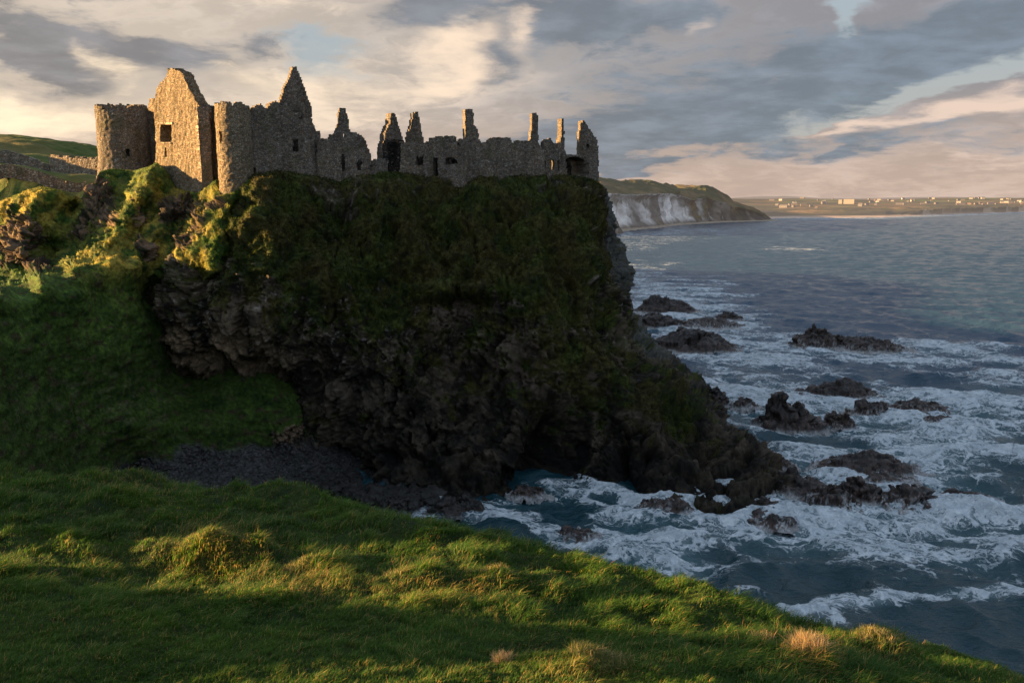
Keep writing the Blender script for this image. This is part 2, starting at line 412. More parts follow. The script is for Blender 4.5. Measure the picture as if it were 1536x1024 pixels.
rc = rc*(1-.5*g2(px, py, 30, 420, 110, 40)[..., None])
rock_c = rock*ss(-.45, .1, nz3+cn2*.6+rock*.9-.6)
soil_ = ss(.30, .48, fbm(V*np.array([.8, .8, 1.5])+44, 4)+.12*terr*slopez)[..., None]*(.35+.4*slopez[..., None])
grass = mix(grass, np.array([.050, .040, .022]), soil_)
grass = grass*(1+.45*np.clip(nz3, -.6, .8)[..., None])*(1+.35*ss(-.3, .3, fbm(V*np.array([.25, .25, 1.1])+12, 3))[..., None])
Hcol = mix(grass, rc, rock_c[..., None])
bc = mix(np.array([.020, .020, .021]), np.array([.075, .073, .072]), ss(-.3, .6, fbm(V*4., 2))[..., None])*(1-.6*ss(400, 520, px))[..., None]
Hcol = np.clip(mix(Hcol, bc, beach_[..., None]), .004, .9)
Hrock, Hbeach, Hn = rock_c, beach_, n
pb = Hbeach[:-1, :-1] > .5
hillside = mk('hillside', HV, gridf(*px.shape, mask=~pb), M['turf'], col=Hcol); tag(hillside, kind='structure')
beach = mk('beach', HV, gridf(*px.shape, mask=pb), M['pebble'], col=Hcol); tag(beach, kind='structure')
Hgrid = (HV, Hcol, Hrock, Hbeach, Hn)
st2 = .7
X2, Y2 = np.meshgrid(np.arange(-330, -11+st2, st2), np.arange(46, 430, st2))
V2, c2, *_ = hill_surface(X2, Y2, False)
ppx, ppy = proj(V2[:-1, :-1])
topY_ = np.interp(ppx, gu, SV[7, :, 1]); msk = (ppx < -148) | ((V2[:-1, :-1, 1] > topY_+10.5) & (V2[:-1, :-1, 1] > 92))
msk &= V2[:-1, :-1, 2] > -3
fields = mk('mainland_fields', V2, gridf(*X2.shape, mask=msk), M['field'], col=c2); tag(fields, kind='structure')

# ================================================================== CASTLE ROCK
cols = [
 [(210,300,99),(212,330,97),(214,370,94),(212,400,91.5),(208,440,89.5),(206,480,88.5),(210,520,88.8),(225,560,90),(240,600,91),(245,660,92)],
 [(300,280,97),(300,305,94),(296,340,90.5),(290,390,87),(285,430,86.3),(275,470,86.2),(265,510,87),(275,550,88.4),(290,590,91),(300,660,92)],
 [(352,285,92.5),(350,305,91),(345,335,88.5),(340,380,86),(336,425,85.2),(330,470,85.2),(325,510,86),(330,555,87.6),(340,600,90),(345,670,91)],
 [(408,256,91),(405,285,89),(398,330,87),(394,370,85.5),(392,420,84.5),(390,470,84),(387,510,85.5),(387,555,88),(390,605,89),(395,680,90)],
 [(488,268,93),(492,300,91),(490,340,89),(487,380,87.5),(485,430,86),(482,480,85),(480,530,85),(480,590,86),(480,650,86.5),(480,720,88)],
 [(600,260,97),(600,295,94),(598,335,91.5),(595,380,89.5),(592,430,88),(590,480,86.5),(590,540,85),(590,600,84),(592,670,82.5),(595,750,80)],
 [(695,268,98),(697,300,96),(697,340,93),(695,385,90.5),(692,430,89),(690,475,88.5),(690,530,87.5),(692,600,85),(695,680,82),(700,775,76)],
 [(785,264,99),(788,300,96),(790,340,93),(790,385,90.5),(790,430,88.5),(790,480,87),(790,540,85.5),(790,610,83.5),(792,680,81.5),(795,745,81)],
 [(850,262,100),(855,300,97),(860,340,94),(865,390,91.5),(870,440,89.5),(875,490,88),(880,550,86.5),(882,620,85),(880,680,84),(870,745,81)],
 [(884,270,101),(890,300,99.5),(898,340,97),(908,390,94.5),(918,440,92.5),(930,490,91),(945,550,89),(950,620,86),(950,690,82),(945,768,77)],
 [(892,276,102.5),(902,310,101),(912,350,100),(922,400,98),(932,450,96),(945,500,94),(975,560,91),(1010,630,87),(1040,700,82),(1050,795,72.5)],
 [(896,279,104),(908,320,103.5),(920,370,103),(931,420,101),(938,470,99),(955,522,96),(1000,573,93),(1070,640,88),(1130,685,83),(1165,790,73.5)],
 [(898,281,108),(917,325,108),(931,375,108),(940,420,107),(944,470,106),(956,520,104),(1000,568,101),(1072,642,95),(1145,700,86),(1178,768,77.5)],
 [(900,282,111),(921,328,111),(935,380,111),(943,425,111),(946,475,110),(960,522,109),(985,560,107),(1005,590,105),(1025,640,102),(1040,690,98)],
 [(900,283,114),(925,330,115),(940,385,116),(946,440,116),(950,490,115.5),(975,525,114),(1010,560,114),(1045,588,113),(1070,606,113),(1080,636,110)],
 [(890,284,135),(905,335,136),(915,360,137),(918,385,138),(920,400,138),(925,420,138),(930,450,140),(935,480,140),(940,520,141),(940,580,141)],
 [(700,284,145),(700,300,147),(700,320,148),(700,350,148),(700,380,150),(700,410,150),(700,440,150),(700,470,150),(700,500,150),(700,560,150)],
 [(330,284,130),(330,300,131),(330,320,132),(330,350,133),(330,380,134),(330,410,135),(330,450,136),(330,490,136),(330,540,136),(330,600,136)],
]
G = []
for c in cols:
    r = [P(*q) for q in c]; top = r[0]
    front = top[1] < 112
    tgt = np.array([min(top[0], 4.0)*(.98), 116., 32.6]) if front else np.array([np.clip(top[0], -40, 4), 118., 32.6])
    r = [tgt, top*.55+tgt*.45+np.array([0, 0, .5]), top*.90+tgt*.10+np.array([0, 0, .35])]+r
    G.append(r)
G = np.array(G).transpose(1, 0, 2)        # rows x cols x 3
def cubic(G, axis, t):
    G = np.moveaxis(G, axis, 0); n = len(G)
    i = np.clip(np.floor(t).astype(int), 0, n-2); f = (t-i).reshape(-1, *([1]*(G.ndim-1)))
    g = lambda k: G[np.clip(k, 0, n-1)]
    a, b, c, d = g(i-1), g(i), g(i+1), g(i+2)
    # monotone-ish: blend of Catmull-Rom and linear
    cr = .5*((2*b)+(-a+c)*f+(2*a-5*b+4*c-d)*f*f+(-a+3*b-3*c+d)*f**3)
    return np.moveaxis(cr*.7+(b*(1-f)+c*f)*.3, 0, axis)
def tseg(counts):
    t = [np.linspace(i, i+1, c, endpoint=False) for i, c in enumerate(counts)]
    return np.concatenate(t+[np.array([float(len(counts))])])
tu = tseg([40, 34, 40, 52, 66, 58, 54, 42, 40, 38, 46, 40, 28, 24, 40, 30, 24])
tv = tseg([6, 8, 8]+[26, 34, 38, 36, 36, 40, 40, 42, 42])
CV = cubic(cubic(G, 0, tv), 1, tu)
n = gnormal(CV)
cen = np.array([-12., 112., 15.])
# orient outwards
flip = np.sign((n*(CV-cen)).sum(-1, keepdims=True)); flip[flip == 0] = 1
sgn = 1 if flip[60:, 100:400].mean() > 0 else -1
n = n*sgn
px, py = proj(CV)
V = CV
big = fbm(V*np.array([.16, .16, .07]), 3)
med = fbm(V*np.array([.5, .5, .3])+11, 4)
bA, eA = blocks(V*np.array([.42, .42, .25])); bB, eB = blocks(V*np.array([1.0, 1.0, .7])+3); bC, eC = blocks(V*2.6+9)
g1, gg2 = worley(V*np.array([1.5, 1.5, 1.0])+3)
rid = ridged(V*np.array([.55, .55, .25])+5, 5)
up = n[..., 2]
upper = ss(470, 330, py+60*big+30*med)
grassm = np.clip(.75*g2(px, py, 560, 330, 330, 85)+1.0*g2(px, py, 820, 390, 130, 90)+.8*g2(px, py, 720, 330, 150, 60)+.6*g2(px, py, 900, 560, 90, 70)
     + .38*g2(px, py, 520, 450, 260, 60)+.25*g2(px, py, 700, 540, 160, 60)+ .9*g2(px, py, 1000, 625, 50, 38, 35)+.5*g2(px, py, 380, 330, 80, 60)+.55*g2(px, py, 640, 420, 60, 50)+.6*g2(px, py, 400, 270, 50, 25)
     + .35*g2(px, py, 500, 420, 180, 60)-.7*g2(px, py, 808, 296, 26, 16)-.6*g2(px, py, 520, 300, 40, 30)-.8*g2(px, py, 330, 520, 90, 50)
     - .5*g2(px, py, 690, 465, 55, 30)-.5*g2(px, py, 560, 420, 30, 20)+.3*g2(px, py, 860, 640, 90, 80)+.45*g2(px, py, 470, 640, 90, 30)
     - .9*ss(0, 12, px-(893+.30*(py-290)))*ss(560, 500, py), 0, 1.2)
grass_w = ss(.34, .54, grassm*.9+.03*ss(560, 480, py)-.25*ss(600, 680, py)-.38*fbm(V*2.3+15, 3)+.62*fbm(V*.55+40, 5)+.30*(up-.15)+.12*med)
grass_w = np.maximum(grass_w, ss(.75, .9, up)*ss(20, 26, V[..., 2]))
edge0 = np.clip((tv[:, None]-2.2)/1.6, 0, 1)*np.ones_like(px)
rk = 1-grass_w
fis = ridged(np.stack([V[..., 0]*.21+.35*med, V[..., 1]*.12, V[..., 2]*.035+3.1], -1), 2); fis = ss(.80, .95, fis)*ss(.05, .3, fbm(V*.09+66, 2)+.18)*edge0
edge = edge0
disp = big*2.3*edge+med*.8+rk*(bA*1.2+bB*.40+bC*.20-(eB < .05)*.12-(eC < .07)*.05+rid*.4+fbm(V*1.7, 4)*.22)+grass_w*(fbm(V*.9+2, 4)*.5+np.abs(fbm(V*2.8, 3))*.2+bB*.25+bA*.5)
disp *= .08+.92*edge**1.5
disp -= .35*(1-edge)
# hollows and caves, cut into the face
cave = (5.5*g2(px, py, 835, 655, 40, 50, 20)+3.0*g2(px, py, 800, 700, 36, 30)+2.6*g2(px, py, 665, 545, 26, 26)+.8*g2(px, py, 320, 550, 80, 20, 5)+1.3*g2(px, py, 560, 425, 30, 12)
        + 2.4*g2(px, py, 935, 690, 9, 60, -12)+1.5*g2(px, py, 690, 455, 60, 9)-1.8*g2(px, py, 690, 435, 55, 12)+1.5*g2(px, py, 520, 330, 12, 60, -10)
        - .6*g2(px, py, 330, 470, 90, 22, 4)-1.5*g2(px, py, 780, 600, 16, 50, -15)+1.6*g2(px, py, 640, 640, 20, 60, -10)-1.3*g2(px, py, 590, 640, 22, 70)+1.5*g2(px, py, 480, 560, 24, 40))
disp = disp-cave*(1+.3*med)-fis*1.1-1.7*ss(878, 925, px)*ss(570, 490, py)*ss(285, 330, py)
CV = CV+n*disp[..., None]
cn = fbm(V*.4+50, 5); cn2 = fbm(V*1.8+7, 5)
gcol = np.stack([.040+.024*cn+.028*cn2, .054+.028*cn+.030*cn2, .011+.006*cn], -1)
brn = ss(-.25, .35, fbm(V*.22+90, 4))[..., None]
gcol = mix(gcol, np.stack([.070+.04*cn2, .050+.03*cn2, .018+.01*cn2], -1), brn*.6)
rcol = mix(np.array([.014, .0115, .0085]), np.array([.088, .070, .048]), ss(-.4, .6, .8*cn+.45*cn2+.55*bA+.4*bB)[..., None])
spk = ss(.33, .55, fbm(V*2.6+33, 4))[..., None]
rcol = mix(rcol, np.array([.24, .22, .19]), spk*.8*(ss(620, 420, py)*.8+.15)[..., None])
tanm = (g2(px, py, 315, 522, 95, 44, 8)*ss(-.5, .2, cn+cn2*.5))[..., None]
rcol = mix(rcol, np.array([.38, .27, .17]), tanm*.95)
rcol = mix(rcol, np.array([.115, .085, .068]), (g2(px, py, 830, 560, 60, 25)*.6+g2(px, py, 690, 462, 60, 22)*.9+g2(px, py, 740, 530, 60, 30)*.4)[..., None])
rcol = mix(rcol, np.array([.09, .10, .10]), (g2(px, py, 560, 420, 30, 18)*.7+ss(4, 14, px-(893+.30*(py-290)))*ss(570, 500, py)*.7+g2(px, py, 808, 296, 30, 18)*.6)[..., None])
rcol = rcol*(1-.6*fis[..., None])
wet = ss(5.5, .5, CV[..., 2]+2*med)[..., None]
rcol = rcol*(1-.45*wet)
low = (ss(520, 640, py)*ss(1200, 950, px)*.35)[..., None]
mossy = (ss(.05, .4, fbm(V*1.1+60, 4)+.25*up)*ss(600, 470, py))[..., None]
rcol = mix(rcol, gcol*.8, mossy*.5*(1-.8*tanm))
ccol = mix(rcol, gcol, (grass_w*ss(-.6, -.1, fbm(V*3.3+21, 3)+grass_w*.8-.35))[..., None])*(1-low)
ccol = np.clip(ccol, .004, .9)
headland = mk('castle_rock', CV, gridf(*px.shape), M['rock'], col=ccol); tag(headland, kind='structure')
Cn = n

# ================================================================== CASTLE
castle = empty('castle_ruin', (-18, 100, 31))
tag(castle, 'roofless stone castle ruin with round towers and chimney stumps on the cliff top', 'castle')
castle.location = (0, 0, 0)
def inpoly(px, py, poly):
    r = np.zeros(px.shape, bool); m = len(poly)
    for i in range(m):
        x1, y1 = poly[i]; x2, y2 = poly[(i+1) % m]
        if y1 == y2: continue
        c = ((y1 > py) != (y2 > py)) & (px < (x2-x1)*(py-y1)/(y2-y1)+x1)
        r ^= c
    return r
def voxwall(name, pos, ns, nz, mask, L, mat, parent, wrap=False, jit=.048, seed=0):
    """masonry sheet of stone-sized cells: pos(i,k,l) gives lattice points, mask says which cells exist"""
    nI = ns if wrap else ns+1
    I, K, Lr = np.meshgrid(np.arange(nI), np.arange(nz+1), np.arange(L+1), indexing='ij')
    Vv = pos(I.astype(float), K.astype(float), Lr.astype(float))
    # stones stand proud or recessed and edges crumble
    q = Vv*2.4+seed
    J = np.stack([pn(q), pn(q+41), pn(q+83)], -1)
    Vv = Vv+J*jit*2
    idx = (I*(nz+1)+K)*(L+1)+Lr
    fs = []
    a = lambda i, k, l: ((i % nI)*(nz+1)+k)*(L+1)+l
    mk_ = mask
    for i in range(ns):
        for k in range(nz):
            if not mk_[i, k]: continue
            fs.append((a(i, k, 0), a(i+1, k, 0), a(i+1, k+1, 0), a(i, k+1, 0)))
            fs.append((a(i, k, L), a(i, k+1, L), a(i+1, k+1, L), a(i+1, k, L)))
            im, ip = (i-1) % ns if wrap else i-1, (i+1) % ns if wrap else i+1
            e = [((im >= 0) and mk_[im, k], (i, k), (i, k+1)), ((ip < ns) and mk_[ip, k], (i+1, k+1), (i+1, k)),
                 (k > 0 and mk_[i, k-1], (i+1, k), (i, k)), (k+1 < nz and mk_[i, k+1], (i, k+1), (i+1, k+1))]
            for has, p, q_ in e:
                if has: continue
                for l in range(L):
                    fs.append((a(p[0], p[1], l), a(q_[0], q_[1], l), a(q_[0], q_[1], l+1), a(p[0], p[1], l+1)))
    return mk(name, Vv, np.array(fs), mat, parent=parent, smooth=False)
CELL = .155
def wall(name, A, B, poly, holes=(), thick=1.1, zb=None, mat='stone', seed=0, parent=castle, rag=2.0, label=None, L=3, cell=None):
    ce = cell or CELL
    a = P(A[0], 240, A[1])[:2]; b = P(B[0], 240, B[1])[:2]
    d = b-a; Ln = np.linalg.norm(d); d = d/Ln
    nrm = np.array([-d[1], d[0]])
    if nrm[1] < 0: nrm = -nrm
    ext = 1.2; a = a-d*ext; Ln += 2*ext
    ys = [q[1] for q in poly]; Ym = (A[1]+B[1])/2
    Yfar = max(A[1], B[1])
    z1 = P(400, min(ys), Yfar)[2]+.6; z0 = min(P(400, max(ys), min(A[1], B[1]))[2], P(400, max(ys), Yfar)[2]) if zb is None else zb
    ns, nz = int(Ln/ce), int((z1-z0)/ce)
    def pos(I, K, Lr):
        t = Lr/L*thick
        return np.stack([a[0]+d[0]*I*ce+nrm[0]*t, a[1]+d[1]*I*ce+nrm[1]*t, z0+K*ce], -1)
    I, K = np.meshgrid(np.arange(ns)+.5, np.arange(nz)+.5, indexing='ij')
    q = pos(I, K, I*0); pxx, pyy = proj(q)
    w = pn(q*1.1+seed*3.7)*rag*1.2+pn(q*2.9+seed)*rag*.9
    w2 = pn(q*1.3+50+seed)*rag*.8
    m = inpoly(pxx+w2, pyy+w, poly)
    if zb is not None: m |= inpoly(pxx, pyy-0*w, [(min(q_[0] for q_ in poly), max(ys)-1), (max(q_[0] for q_ in poly), max(ys)-1), (max(q_[0] for q_ in poly), 400), (min(q_[0] for q_ in poly), 400)])
    if name in ('chimney_stump', 'chimney_stack', 'gable_wall') and seed != 3:
        qb = pos(I, K, I*0+L); bx_, by_ = proj(qb); m &= inpoly(bx_+w2, by_+w, poly)
    for h in holes:
        if len(h) == 4 and not isinstance(h[0], tuple):
            x0, y0, x1, y1 = h; h = [(x0, y0), (x1, y0), (x1, y1), (x0, y1)]
        m &= ~inpoly(pxx+w2*.15, pyy+w*.15, h)
    o = voxwall(name, pos, ns, nz, m, L, M[mat], parent, seed=seed)
    if label: o['label'] = label
    return o
def tower(name, cpx, Y, r, topline, z0, holes=(), mat='stone', flare=.35, seed=0, thick=1.1, label=None, zflare=3., backtop=None):
    ctr = P(cpx, 240, Y)[:2]; zt = P(cpx, min(q[1] for q in topline)-3, Y)[2]
    L = 3; ns = int(2*math.pi*r/CELL); nz = int((zt-z0)/CELL)
    def pos(I, K, Lr):
        th = I/ns*2*math.pi; z = z0+K*CELL
        rr = r-Lr/L*thick+flare*np.clip(1-(K*CELL)/zflare/1.6, 0, 1)**2*2.0+flare*.3*(1-K/nz)
        return np.stack([ctr[0]+rr*np.cos(th), ctr[1]+rr*np.sin(th), z], -1)
    I, K = np.meshgrid(np.arange(ns)+.5, np.arange(nz)+.5, indexing='ij')
    q = pos(I, K, I*0); pxx, pyy = proj(q)
    w = pn(q*1.2+seed)*3.2+pn(q*3+seed)*2.4
    tx = np.array([t[0] for t in topline], float); ty = np.array([t[1] for t in topline], float)
    top = np.interp(pxx, tx, ty)
    back = q[..., 1] > ctr[1]
    if backtop: top = np.where(back, backtop, top)
    m = (pyy+w > top)
    for h in holes:
        x0, y0, x1, y1 = h
        m &= ~(inpoly(pxx, pyy, [(x0, y0), (x1, y0), (x1, y1), (x0, y1)]) & ~back)
    o = voxwall(name, pos, ns, nz, m, L, M[mat], castle, wrap=True, seed=seed)
    if label: o['label'] = label
    return o
# west tower and its link wall
tower('round_tower', 188, 104.5, 3.0, [(150,158),(162,156),(170,160),(178,156),(186,157),(190,161),(200,159),(212,158),(230,160)], 31.0, [(188,224,195,234),(152,160,158,165)], seed=1, flare=.45, label='far round tower, lit gold on its left half', backtop=160)
wall('curtain_wall', (208,105.2), (238,105.5), [(208,158),(214,164),(222,163),(232,161),(236,160),(238,290),(208,290)], seed=2, thick=1.2)
# gatehouse: a gabled block turned to the light
gate = [(221,163),(224,150),(232,147),(235,131),(243,122),(250,113),(251,105),(257,103),(264,104),(274,111),(278,123),(286,138),(296,155),(301,163),(303,300),(236,300),(233,262),(233,200),(230,168)]
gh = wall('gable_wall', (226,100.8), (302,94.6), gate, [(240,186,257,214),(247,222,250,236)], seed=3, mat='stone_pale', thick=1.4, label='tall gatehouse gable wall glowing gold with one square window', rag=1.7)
wall('side_wall', (301.5,95.4), (304.5,101.8), [(290,158),(330,160),(330,300),(290,300)], seed=4, mat='stone', thick=1.2)
wall('gable_wall', (245,108), (305,102.4), [(244,182),(258,152),(270,128),(277,112),(281,118),(300,168),(303,290),(236,290)], [], seed=33, mat='stone', thick=1.2, label='rear gatehouse gable wall in shade behind the lit one')
wall('curtain_wall', (303,97.6), (334,94.8), [(303,163),(312,158),(320,160),(334,159),(334,290),(303,290)], [], seed=5, thick=1.2)
wall('inner_wall',  (232,103.4), (262,102.4), [(234,172),(265,170),(265,260),(232,260)], mat='inner_shade', seed=35, thick=.8)  # added backing wall, coloured dark so the window looks shaded inside
# dressed corner stones up the gatehouse's near corner
def quoins(A, B, px_, y0, y1, n_, parent):
    a = P(A[0], 240, A[1])[:2]; b = P(B[0], 240, B[1])[:2]
    d = (b-a)/np.linalg.norm(b-a); nrm = np.array([-d[1], d[0]]); nrm = nrm if nrm[1] > 0 else -nrm
    zt, zb_ = P(px_, y0, B[1])[2], P(px_, y1, B[1])[2]; hs = (zt-zb_)/n_
    for i in range(n_):
        L_ = (.62 if i % 2 else .36)*random.uniform(.85, 1.15); z0, z1 = zb_+i*hs+.015, zb_+(i+1)*hs-.015; o_ = .07+random.uniform(0, .03)
        if random.random() < .15: continue
        Vq = []
        for dd, nn_ in ((-L_, -o_), (o_, -o_), (o_, .5), (-L_, .5)):
            for z in (z0, z1): q_ = b+d*dd+nrm*nn_; Vq.append((q_[0]+random.uniform(-.02, .02), q_[1], z))
        mk('quoin', Vq, [(0, 2, 3, 1), (2, 4, 5, 3), (4, 6, 7, 5), (6, 0, 1, 7), (1, 3, 5, 7), (0, 6, 4, 2)], M['dressed'], parent=parent, smooth=False)
quoins((226,100.8), (302,94.6), 302, 166, 284, 34, gh)
# window dressing on the gatehouse
def slab(name, A, B, pxr, pyr, dep, mat, parent):
    a = P(A[0], 240, A[1])[:2]; b = P(B[0], 240, B[1])[:2]
    d = (b-a)/np.linalg.norm(b-a); nrm = np.array([-d[1], d[0]]); nrm = nrm if nrm[1] > 0 else -nrm
    def hit(px_, py_):
        # sight line meets wall plane
        best = None
        for Y_ in np.linspace(88, 106, 361):
            q = P(px_, py_, Y_); e = abs((q[:2]-a)@nrm)
            if best is None or e < best[0]: best = (e, q)
        return best[1]
    c = [hit(pxr[0], pyr[1]), hit(pxr[1], pyr[1]), hit(pxr[1], pyr[0]), hit(pxr[0], pyr[0])]
    n3 = np.array([nrm[0], nrm[1], 0])
    V_ = []
    for q in c: V_.append(q-n3*dep)
    for q in c: V_.append(q+n3*.4)
    f = [(0, 1, 2, 3), (7, 6, 5, 4), (0, 4, 5, 1), (1, 5, 6, 2), (2, 6, 7, 3), (3, 7, 4, 0)]
    return mk(name, V_, f, M[mat], parent=parent, smooth=False)
slab('lintel', (226,100.8), (302,94.6), (238,259), (183.5,187), .1, 'dressed', gh)
slab('window_sill', (226,100.8), (302,94.6), (239,258), (213.5,216), .12, 'dressed', gh)
# south-west round tower, curtain wall, south tower
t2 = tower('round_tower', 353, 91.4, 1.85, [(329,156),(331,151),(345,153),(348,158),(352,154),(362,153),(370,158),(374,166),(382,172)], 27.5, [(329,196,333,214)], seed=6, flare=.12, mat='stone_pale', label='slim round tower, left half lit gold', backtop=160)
wall('curtain_wall', (366,92.0), (440,95.5), [(362,172),(366,165),(376,175),(377,164),(382,158),(393,157),(398,163),(404,161),(404,154),(416,153),(420,157),(427,160),(440,160),(440,310),(362,310)], [(363,212,375,229),(376,253,383,263)], seed=7, zb=28, thick=1.3)
tower('round_tower', 446, 98.2, 2.75, [(410,165),(416,155),(424,156),(429,154),(431,163),(436,163),(440,166),(452,168),(460,172),(466,180),(472,190),(478,200),(486,212)], 27, [(436,209,447,228),(448,165,455,178)], seed=8, flare=.5, zflare=6, label='broad round tower in shade with a small arched window', backtop=200)
wall('parapet', (428,96.5), (456,96.6), [(428,158),(432,152),(441,151),(452,152),(455,158),(455,185),(428,185)], [(443,166,447,176)], seed=9, thick=.8)
wall('gable_wall', (417,106), (468,108), [(417,152),(421,142),(424,130),(429,122),(434,108),(434,101),(444,100),(449,110),(456,128),(463,148),(468,162),(468,192),(430,260),(417,260)], [], seed=10, thick=1.5, label='tall pointed gable stump with ragged sunlit left edge', rag=1.7)
# middle range
wall('curtain_wall', (478,96.5), (512,98), [(477,212),(482,208),(490,210),(500,213),(506,213),(512,222),(512,310),(477,310)], seed=11, zb=28)
wall('chimney_stump', (498,99.5), (551,101), [(490,212),(494,204),(500,201),(505,190),(506,166),(509,163),(519,163),(522,180),(526,199),(536,201),(546,205),(551,220),(551,262),(490,262)], [(515,199,519,206)], seed=12, thick=1.2, label='pointed chimney stump with bright left edge, first right of the round towers', rag=1.7)
wall('house_wall', (505,98.2), (557,98.8), [(502,228),(512,222),(528,221),(540,224),(552,222),(556,232),(557,310),(502,310)], [(510,231,517,258),(536,238,542,256)], seed=13, thick=1.0)
wall('low_wall', (550,99), (582,99.5), [(549,236),(560,240),(572,238),(582,240),(582,310),(549,310)], [(553,222,560,230)], seed=14)
wall('chimney_stump', (566,102.6), (606,104.6), [(565,224),(568,212),(571,200),(577,186),(580,169),(592,169),(597,184),(602,198),(606,212),(606,265),(565,265)], [], seed=15, thick=1.6, label='broad triangular chimney stump with thick golden left edge', rag=1.7)
wall('inner_wall',  (574,100.4), (604,100.5), [(574,214),(580,210),(604,210),(604,300),(574,300)], [(582,214,596,248)], mat='inner_shade', seed=16, thick=.7)
wall('inner_wall',  (576,101.6), (606,101.6), [(576,211),(606,211),(606,300),(576,300)], [], mat='inner_shade', seed=36, thick=.5)
wall('chimney_stump', (606,105.2), (635,106.2), [(607,216),(610,200),(614,184),(616,169),(627,169),(630,184),(633,200),(636,216),(636,262),(607,262)], [], seed=17, thick=1.2, label='narrow tapering chimney stump right behind the broad triangular one')
wall('house_wall', (601,98.6), (648,98.2), [(600,214),(612,212),(625,213),(636,214),(646,212),(648,310),(600,310)], [(624,235,635,248)], seed=18, zb=29)
wall('house_wall', (636,97.9), (699,96.6), [(636,218),(643,216),(644,206),(655,204),(668,206),(679,205),(681,212),(690,210),(699,212),(699,310),(636,310)], [(650,236,657,264),[(667,247),(668,238),(672,235.5),(681,235.5),(686,241),(686,247)],(686,213,690,219)], seed=19, zb=28, label='projecting house wall with a tall doorway and a wide low window')
wall('inner_wall',  (612,101.8), (695,101.0), [(612,222),(695,222),(695,300),(612,300)], [], mat='inner_shade', seed=37, thick=.6)
wall('chimney_stack', (694,99.2), (719,99.8), [(694,166),(700,164),(709,165),(711,180),(712,188),(717,196),(718,210),(719,262),(693,262)], [], seed=20, thick=1.3, label='tall square chimney stack with a lit top, centre of the castle', rag=1.8)
wall('curtain_wall', (699,97.8), (818,101), [(699,214),(719,209),(722,214),(732,214),(735,208),(745,205),(758,206),(766,209),(770,216),(773,216),(778,211),(786,210),(800,211),(806,214),(812,220),(817,228),(818,310),(699,310)], [], seed=21, zb=28)
wall('curtain_wall', (699,97.4), (772,98.6), [(699,240),(722,238),(768,240),(772,246),(772,310),(699,310)], [], seed=22, zb=28, thick=.6)
wall('chimney_stump', (790,101.0), (808,101.4), [(792,214),(794,190),(795,170),(800,169),(806,170),(807,190),(808,216),(808,262),(792,262)], [], seed=23, thick=1.0, label='slender chimney stump with a lit tip, left one of the slender pair', rag=1.4)
wall('house_wall', (815,101.5), (850,103), [(815,228),(817,213),(820,208),(827,208),(829,214),(836,216),(838,222),(848,226),(850,232),(850,300),(815,300)], [(827,239,831,256),(836,239,840,256),(817,242,819,250)], seed=24, thick=.8)
wall('inner_wall',  (822,105.5), (852,105.5), [(822,232),(852,232),(852,300),(822,300)], [], mat='inner_shade', seed=38, thick=.5)
wall('chimney_stump', (833,103.8), (848,104.3), [(834,232),(835,200),(836,178),(845,177),(846,196),(848,232),(848,262),(834,262)], [], seed=25, thick=1.3, label='slender plain chimney stump, right one of the slender pair', rag=1.4)
wall('low_wall', (822,99.6), (853,100.2), [(822,256),(834,255),(848,256),(853,266),(853,310),(822,310)], [], seed=26, thick=.7)
wall('gable_wall', (864,104.6), (898,105.7), [(864,236),(865,206),(867,190),(867,180),(877,180),(881,189),(886,197),(892,205),(896,211),(898,230),(898,310),(879,310),(878,236)], [(880,216,884,223)], seed=27, thick=1.3, label='leaning gable fragment at the cliff edge, furthest right')
wall('vault_wall', (845,102.2), (884,103.8), [(845,231),(866,232),(884,234),(884,310),(845,310)], [[(846,262),(846,246),(849,238),(856,235),(868,235),(877,240),(879,250),(878,264)]], seed=28, thick=3.6, label='low vaulted room with a wide dark opening')
wall('inner_wall',  (842,108.5), (884,108.5), [(842,238),(884,238),(884,300),(842,300)], [], mat='inner_shade', seed=39, thick=.5)
wall('low_wall', (870,101.6), (897,103.4), [(870,266),(876,262),(884,262),(884,236),(897,238),(898,310),(870,310)], [], seed=29, thick=.9)

# ================================================================== DRY STONE WALLS in the fields
def field_wall(pl, h, th, label, seed):
    pl = np.array(pl, float); seg = np.linalg.norm(np.diff(pl[:, :2], axis=0), axis=1); cs = np.concatenate([[0], np.cumsum(seg)])
    Ln = cs[-1]; ce = .28; ns = int(Ln/ce); hmax = pl[:, 2].max(); nz = int((hmax+.6)/ce); L = 2
    s = np.arange(ns+1)*ce
    xs, ys = np.interp(s, cs, pl[:, 0]), np.interp(s, cs, pl[:, 1]); hs = np.interp(s, cs, pl[:, 2])
    zs = hill_base(xs[None], ys[None])[0]-.5
    tx, ty = np.gradient(xs), np.gradient(ys); l_ = np.hypot(tx, ty); nx, ny = -ty/l_, tx/l_
    def pos(I, K, Lr):
        i = np.clip(I, 0, ns); a = lambda v: np.interp(i, np.arange(ns+1), v)
        t = (Lr/L-.5)*th*(1.15-.35*K/nz)
        return np.stack([a(xs)+a(nx)*t, a(ys)+a(ny)*t, a(zs)+K*ce], -1)
    I, K = np.meshgrid(np.arange(ns)+.5, np.arange(nz)+.5, indexing='ij')
    hh = np.interp(I, np.arange(ns+1), hs)+.5
    m = K*ce < hh+pn(np.stack([I*.35, K*.2+seed, I*0], -1))*.45
    o = voxwall('stone_wall', pos, ns, nz, m, L, M['drystone'], None, seed=seed, jit=.05)
    tag(o, label, 'wall'); return o
def wp(px, py, Y, h): q = P(px, py, Y); return (q[0], q[1], h)
field_wall([wp(-90,250,94,1.2), wp(0,262,100,1.2), wp(60,272,103,1.2), wp(100,282,105,1.2), wp(130,290,106,1.2)], 1.1, .8, 'sunlit dry stone wall running down toward the far round tower', 1)
